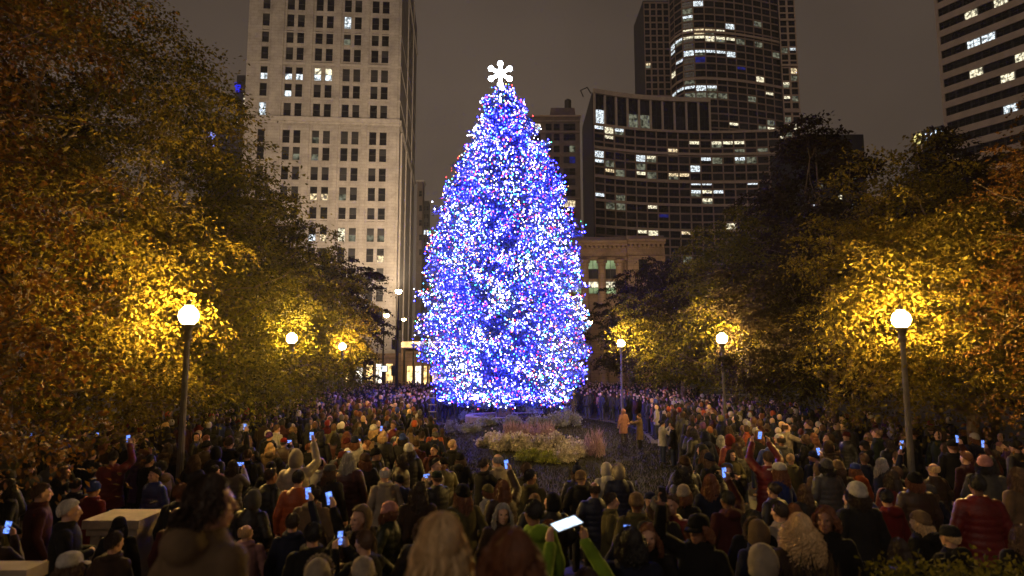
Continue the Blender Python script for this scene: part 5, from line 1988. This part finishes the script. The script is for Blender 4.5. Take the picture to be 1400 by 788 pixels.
sp(1041, 748, 6.1, .2, 'person with a pale cream hood at the bottom edge, right of the middle', style='hood', cc='cream', head='hood', hc='cream')
sp(1335, 648, 9.3, -.2, 'person in a red coat with dark hair at the right edge of the crowd', style='puffer', cc='red', head='short', hc='black')
sp(1346, 624, 11.5, -.6, 'person in pink knit hat and grey coat behind the rightmost red coat', style='plain', cc='grey', head='hat', hc='pink')
sp(1392, 640, 10.0, .2, 'person in a tan coat with long brown hair at the far right edge', style='long', cc='tan', head='long', hc='brown')
sp(1302, 602, 14.0, -.2, 'person in a black hat and black coat under the right trees', style='plain', cc='black', head='cap', hc='black')
sp(1050, 618, 12.8, .0, 'person in a red jacket holding up a lit phone in both hands', style='puffer', cc='red', head='short', hc='brown', pose='overhead', phone='phone')
sp(1074, 579, 19.2, -1.35, 'person with thin hair stretching pale sleeves to the right under the right trees', style='plain', cc='cream', head='fringe', hc='brown', pose='reaching')
sp(1130, 628, 12.0, .2, 'person in silver grey puffer coat and grey hat left of the white hat', style='puffer', cc='grey', head='hat', hc='grey')
sp(1145, 630, 12.2, -.2, 'person in a tan knit hat beside the silver grey puffer coat', style='plain', cc='brown', head='hat', hc='tan')
sp(575, 568, 24.5, .3, 'person in a pale blue lit white top by the ladder', style='plain', cc='white', head='short', hc='black')
sp(538, 577, 21.5, 2.8, 'person in a red jacket facing the camera left of the ladder', style='puffer', cc='red', head='short', hc='brown')
sp(493, 694, 7.9, 2.5, 'person in a tan hood facing the camera above a lit phone', style='hood', cc='brown', head='hood', hc='tan', pose='folded')
sp(500, 726, 7.1, .9, 'person looking down at a bright phone at the lower left middle', style='plain', cc='black', head='short', hc='brown', pose='phone_front', phone='phone')
sp(497, 764, 6.1, .4, 'person with a cream knit hat at the bottom, left of the long blonde hair', style='plain', cc='charcoal', head='hat', hc='cream')
sp(435, 768, 6.0, .1, 'person in a cream fur hood at the bottom left middle', style='hood', cc='charcoal', head='furhood', hc='cream')
sp(428, 716, 7.4, .3, 'person in a dark coat raising a blue lit phone below the orange jacket', style='plain', cc='black', head='short', hc='black', pose='phone_high', phone='phone')
sp(572, 660, 9.6, .1, 'person in a brown coat with long dark hair behind the long blonde hair', style='plain', cc='brown', head='long', hc='dark brown')
NSPEC = len(PEOPLE)

# ------------------------------------------------------------------ the rest of the near crowd
cr = np.random.default_rng(2024)
obst = [(l[0], l[1], .45) for l in LAMPS] + [(t[0], t[1], .5) for t in TREES]
pedx, pedw = bpy.data.objects['stone_pedestal'].location.x, wdp
CC = ['black', 'charcoal', 'navy', 'brown', 'maroon', 'dark green', 'grey', 'tan', 'red', 'blue', 'purple', 'cream', 'olive', 'orange', 'white', 'pink']
CW = np.array([28, 15, 11, 13, 7, 4, 5, 4, 2.2, 2.5, 1.6, 1.6, 5, .5, .9, .6]); CW = CW / CW.sum()
HH = ['short', 'bob', 'long', 'hat', 'pomhat', 'cap', 'hood', 'furhood', 'bun', 'fringe', 'curly']
HW = np.array([26, 10, 14, 17, 6, 6, 9, 4, 4, 3, 3]); HW = HW / HW.sum()
PW = {'arms_down': .34, 'pockets': .25, 'phone_front': .05, 'phone_high': .03, 'folded': .13, 'look_left': .1, 'look_right': .1}
ROOM = 290 - NSPEC
spots, Y = [], 5.7
while Y < 40:
    hw_ = min(.79 * Y + .4, 13.5)
    for x in np.arange(-hw_, hw_, .84):
        spots.append((x + cr.normal() * .15 + (.42 if int(Y * 10) % 2 else 0), Y + cr.normal() * .16))
    Y += .9 + .006 * Y


def free(x, y):
    if mound_r(x, y) < 1.05:
        return False
    if abs(x - pedx) < pedw / 2 + .38 and 9.2 < y < 11.3:
        return False
    if in_lawn(x, y) and not (y < 13.2):
        return False
    if y < 7.3 and x < -3.6:
        return False
    if y < 7.0 and 2.1 < x < 5.2:
        return False
    if any(math.hypot(x - a, y - b) < c for a, b, c in obst):
        return False
    px_, py_ = pix((x, y, 1.75))
    if 632 < px_ < 915 and py_ < 631 and y < 23:
        return False
    if py_ > 800 or not -25 < px_ < 1425:
        return False
    if 5.0 < y < 7.5 and 705 < px_ < 765:
        return False
    for p_ in PEOPLE[:NSPEC]:
        if math.hypot(x - p_['x'], y - p_['y']) < .58:
            return False
        q = pix((p_['x'], p_['y'], 1.5))[0]
        if abs(px_ - q) < 190 / y + 2 and 0 < p_['y'] - y < 1.15:
            return False
    return True


rest = []
for x, y in spots:
    if not free(x, y):
        continue
    if len(PEOPLE) >= NSPEC + ROOM:
        rest.append((x, y))
        continue
    cc = CC[cr.choice(len(CC), p=CW)]
    hd = HH[cr.choice(len(HH), p=HW)]
    hcol = list(HAIRC)[cr.choice(6, p=[.22, .3, .22, .08, .1, .08])]
    if hd in ('hat', 'pomhat', 'cap'):
        hcol = CC[cr.choice(len(CC), p=(CW + .04) / (CW + .04).sum())]
    if hd in ('hood', 'furhood'):
        hcol = cc if hd == 'hood' else ['tan', 'cream', 'grey', 'brown'][cr.integers(4)]
    ps = list(PW)[cr.choice(len(PW), p=list(PW.values()))]
    st = ['plain', 'puffer', 'hood', 'long'][cr.choice(4, p=[.3, .32, .22, .16])]
    face = math.atan2(-(TREE_X - x), TREE_Y - y) + cr.normal() * .3
    u = cr.random()
    if u < .14: face += cr.choice([-1, 1]) * cr.uniform(1.0, 1.9)
    elif u < .2: face += PI + cr.normal() * .4
    ph = 'phone' if ps in ('phone_front', 'phone_high') else None
    person(x, y, face, ps, st, cc, hd, hcol, s=float(np.clip(cr.normal(.975, .05), .84, 1.09)), phone=ph)
print('people', len(PEOPLE), 'special', NSPEC, 'last y', PEOPLE[-1]['y'], 'spots left', len(rest))

# ------------------------------------------------------------------ labels that single each person out
ORD = ['', 'second ', 'third ', 'fourth ', 'fifth ', 'sixth ', 'seventh ', 'eighth ', 'ninth ', 'tenth ', 'eleventh ', 'twelfth ']
MARKS = [('stone pedestal', pedx, 10.2), ('tall left lamp', *LAMPS[0][:2]), ('brightest right lamp', *LAMPS[3][:2]), ('middle left lamp', *LAMPS[1][:2]),
         ('halfway right lamp', *LAMPS[4][:2]), ('lime green plants', .8, 23.6), ('lime green jacket', PEOPLE[14]['x'], PEOPLE[14]['y']), ('orange jacket', PEOPLE[8]['x'], PEOPLE[8]['y']),
         ('curly blonde hair', 3.0, 6.9), ('white knit hat', PEOPLE[31]['x'], 8.7), ('white hood', PEOPLE[19]['x'], 12.6), ('pale pink coat', PEOPLE[25]['x'], 24.2), ('black ladder', -3.5, 29.), ('white jacket', PEOPLE[9]['x'], 11.3),
         ('bottom right hedge', 4.3, 6.4), ('rightmost red coat', PEOPLE[33]['x'], 9.3)]
HEADN = {'short': 'short {} hair', 'bob': '{} bob', 'long': 'long {} hair', 'curly': 'curly {} hair', 'bun': '{} hair in a bun', 'fringe': 'thin {} hair', 'hat': '{} knit hat', 'pomhat': '{} bobble hat', 'cap': '{} cap', 'hood': 'raised {} hood', 'furhood': '{} fur hood'}
STYN = {'plain': 'coat', 'puffer': 'quilted jacket', 'hood': 'hooded coat', 'long': 'long coat'}
POSN = {'arms_down': '', 'pockets': '', 'phone_front': ', with phone', 'phone_high': ', phone raised', 'folded': ', arms folded', 'look_left': ' looking left', 'look_right': ' looking right', 'overhead': ' with both arms raised', 'reaching': ' reaching out'}
buck = {}
for p_ in PEOPLE:
    if not p_['label']:
        m = min(MARKS, key=lambda k: math.hypot(k[1] - p_['x'], k[2] - p_['y']))
        p_['mark'] = m
        p_['look'] = 'person in %s %s, %s%s' % (p_['cc'], STYN[p_['style']], HEADN[p_['head']].format(p_['hc']), POSN[p_['pose']] if p_['pose'].startswith('phone') else '')
        buck.setdefault((p_['look'], m[0]), []).append(p_)
for (look, m), L in buck.items():
    L.sort(key=lambda q: math.hypot(q['mark'][1] - q['x'], q['mark'][2] - q['y']))
    for i, q in enumerate(L):
        q['label'] = '%s, %snear %s' % (look, ORD[i] if i else '', m)
for p_ in PEOPLE:
    if len(p_['label'].split()) > 16: print('LONG', p_['label'])
used = {}
for p_ in PEOPLE:
    o = p_['o']
    tag(o, p_['label'], 'person', 'people in the crowd')
    if p_['phone'] is not None:
        q = p_['phone']
        who = p_['label'].replace('person in ', '').replace('person with ', '').replace('a ', '', 1)
        kind_ = q.name.split('.')[0]
        lb = 'lit %s held by person in %s' % (kind_, who) if p_ not in PEOPLE[:NSPEC] else 'lit %s in the hand of the %s' % (kind_, p_['label'])
        lb = lb.replace(', with phone', '').replace(', phone raised', '')
        wds = lb.split()
        if len(wds) > 16:
            lb = ' '.join(wds[:16])
            while lb.split()[-1] in ('the', 'a', 'of', 'in', 'with', 'and', 'beside', 'near', 'to', 'at', 'above', 'before', 'under', 'below', 'close', 'close', 'left', 'right', 'front', 'his', 'raised'):
                lb = ' '.join(lb.split()[:-1])
        tag(q, lb, kind_, 'lit phones held in the crowd' if kind_ == 'phone' else None)

# ------------------------------------------------------------------ the far crowd, one mass
Y = 22.0
far = list(rest) + [(a + cr.normal() * .1, b + .5 + cr.normal() * .1) for a, b in rest if not in_lawn(a, b + .5) and mound_r(a, b + .5) > 1.05]
for yy in np.arange(21.5, 41, .8):
    for xx in np.arange(4.6, 9.5, .7):
        x_, y_ = xx + cr.normal() * .15, yy + cr.normal() * .15
        if not in_lawn(x_, y_) and mound_r(x_, y_) > 1.04 and all(math.hypot(x_ - a, y_ - b) > .5 for a, b in far) and all(math.hypot(x_ - p_['x'], y_ - p_['y']) > .6 for p_ in PEOPLE):
            far.append((x_, y_))
while Y < 78:
    hw_ = 13.5 if Y < 60 else 17
    for x in np.arange(-hw_, hw_, .62 if Y < 50 else .8):
        xx, yy = x + cr.normal() * .2, Y + cr.normal() * .2
        if Y > 40 and mound_r(xx, yy) > 1.03:
            far.append((xx, yy))
    Y += .95 + .012 * Y
HV, HF, HCOL = [], [], []
vk = 0
base = MB()
for s in (-1, 1):
    base.tube([(s * .1, 0, .85), (s * .1, .01, .45), (s * .11, 0, .06), (s * .115, .1, .04)], [.1, .075, .062, .05], 6)
nl0 = base.n
base.rings([(.74, .2, .15), (.8, .215, .165), (1.1, .19, .14), (1.34, .215, .15), (1.43, .16, .11), (1.49, .07, .07), (1.55, .06, .06)], n=9)
nb0 = base.n
base.ell((0, .01, 1.64), (.083, .1, .118), n=9, k=7)
nb1 = base.n
for s in (-1, 1):
    base.tube([(s * .2, 0, 1.4), (s * .27, -.02, 1.13), (s * .22, .12, .95)], [.075, .062, .05], 6)
bv = np.concatenate(base.v)
bf_ = np.array([f for f in base.f], dtype=object)
print('far crowd', len(far))
lum = []
for x, y in far:
    if any(math.hypot(x - a, y - b) < c for a, b, c in obst) or (x, y) in lum:
        continue
    s = cr.normal(.98, .05)
    fa = math.atan2(-(TREE_X - x), TREE_Y - y) + cr.normal() * .5
    v = (bv * np.array([s * 1.05, s * 1.1, s])) @ rotz(fa).T + np.array([x, y, gz(x, y)])
    HV.append(v)
    HF += [tuple(i + vk for i in f) for f in base.f]
    vk += len(v)
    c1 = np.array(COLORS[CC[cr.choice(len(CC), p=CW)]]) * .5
    h1 = list(HAIRC.values())[cr.choice(6, p=[.22, .3, .22, .08, .1, .08])] if cr.random() < .6 else COLORS[CC[cr.choice(len(CC), p=(CW + .05) / (CW + .05).sum())]]
    face_ = np.array([.5, .32, .24])
    col = np.zeros((len(v), 4)); col[:, 3] = 1
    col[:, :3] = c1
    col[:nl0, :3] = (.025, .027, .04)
    hv = bv[nb0:nb1]
    isf = (hv[:, 1] > .045) & (hv[:, 2] < 1.69)
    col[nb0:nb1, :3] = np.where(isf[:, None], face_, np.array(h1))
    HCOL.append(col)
me = bpy.data.meshes.new('crowd')
me.from_pydata(np.concatenate(HV).tolist(), [], HF)
at_ = me.color_attributes.new('wear', 'FLOAT_COLOR', 'POINT')
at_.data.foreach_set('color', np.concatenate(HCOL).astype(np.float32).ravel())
me.polygons.foreach_set('use_smooth', np.ones(len(me.polygons), bool))
m, n, o_ = new_mat('crowd_clothes')
b = n.nodes.new('ShaderNodeBsdfPrincipled'); b.inputs['Roughness'].default_value = .85
a_ = n.nodes.new('ShaderNodeAttribute'); a_.attribute_name = 'wear'
n.links.new(a_.outputs['Color'], b.inputs['Base Color']); n.links.new(b.outputs[0], o_.inputs[0])
me.materials.append(m)
tag(link('crowd', me), 'dense far crowd of people standing round the foot of the Christmas tree', None, None, 'stuff')

# ------------------------------------------------------------------ thin added haze standing in for lens bloom round the lights
mb = MB(); mb.box((0, 570, 107), (1240, 1300, 216))
m, n, o_ = new_mat('night_haze')
v_ = n.nodes.new('ShaderNodeVolumePrincipled')
v_.inputs['Color'].default_value = (.9, .9, .92, 1)
v_.inputs['Density'].default_value = 0.0003
n.links.new(v_.outputs[0], o_.inputs['Volume'])
tag(mb.obj('haze', m), kind='stuff')
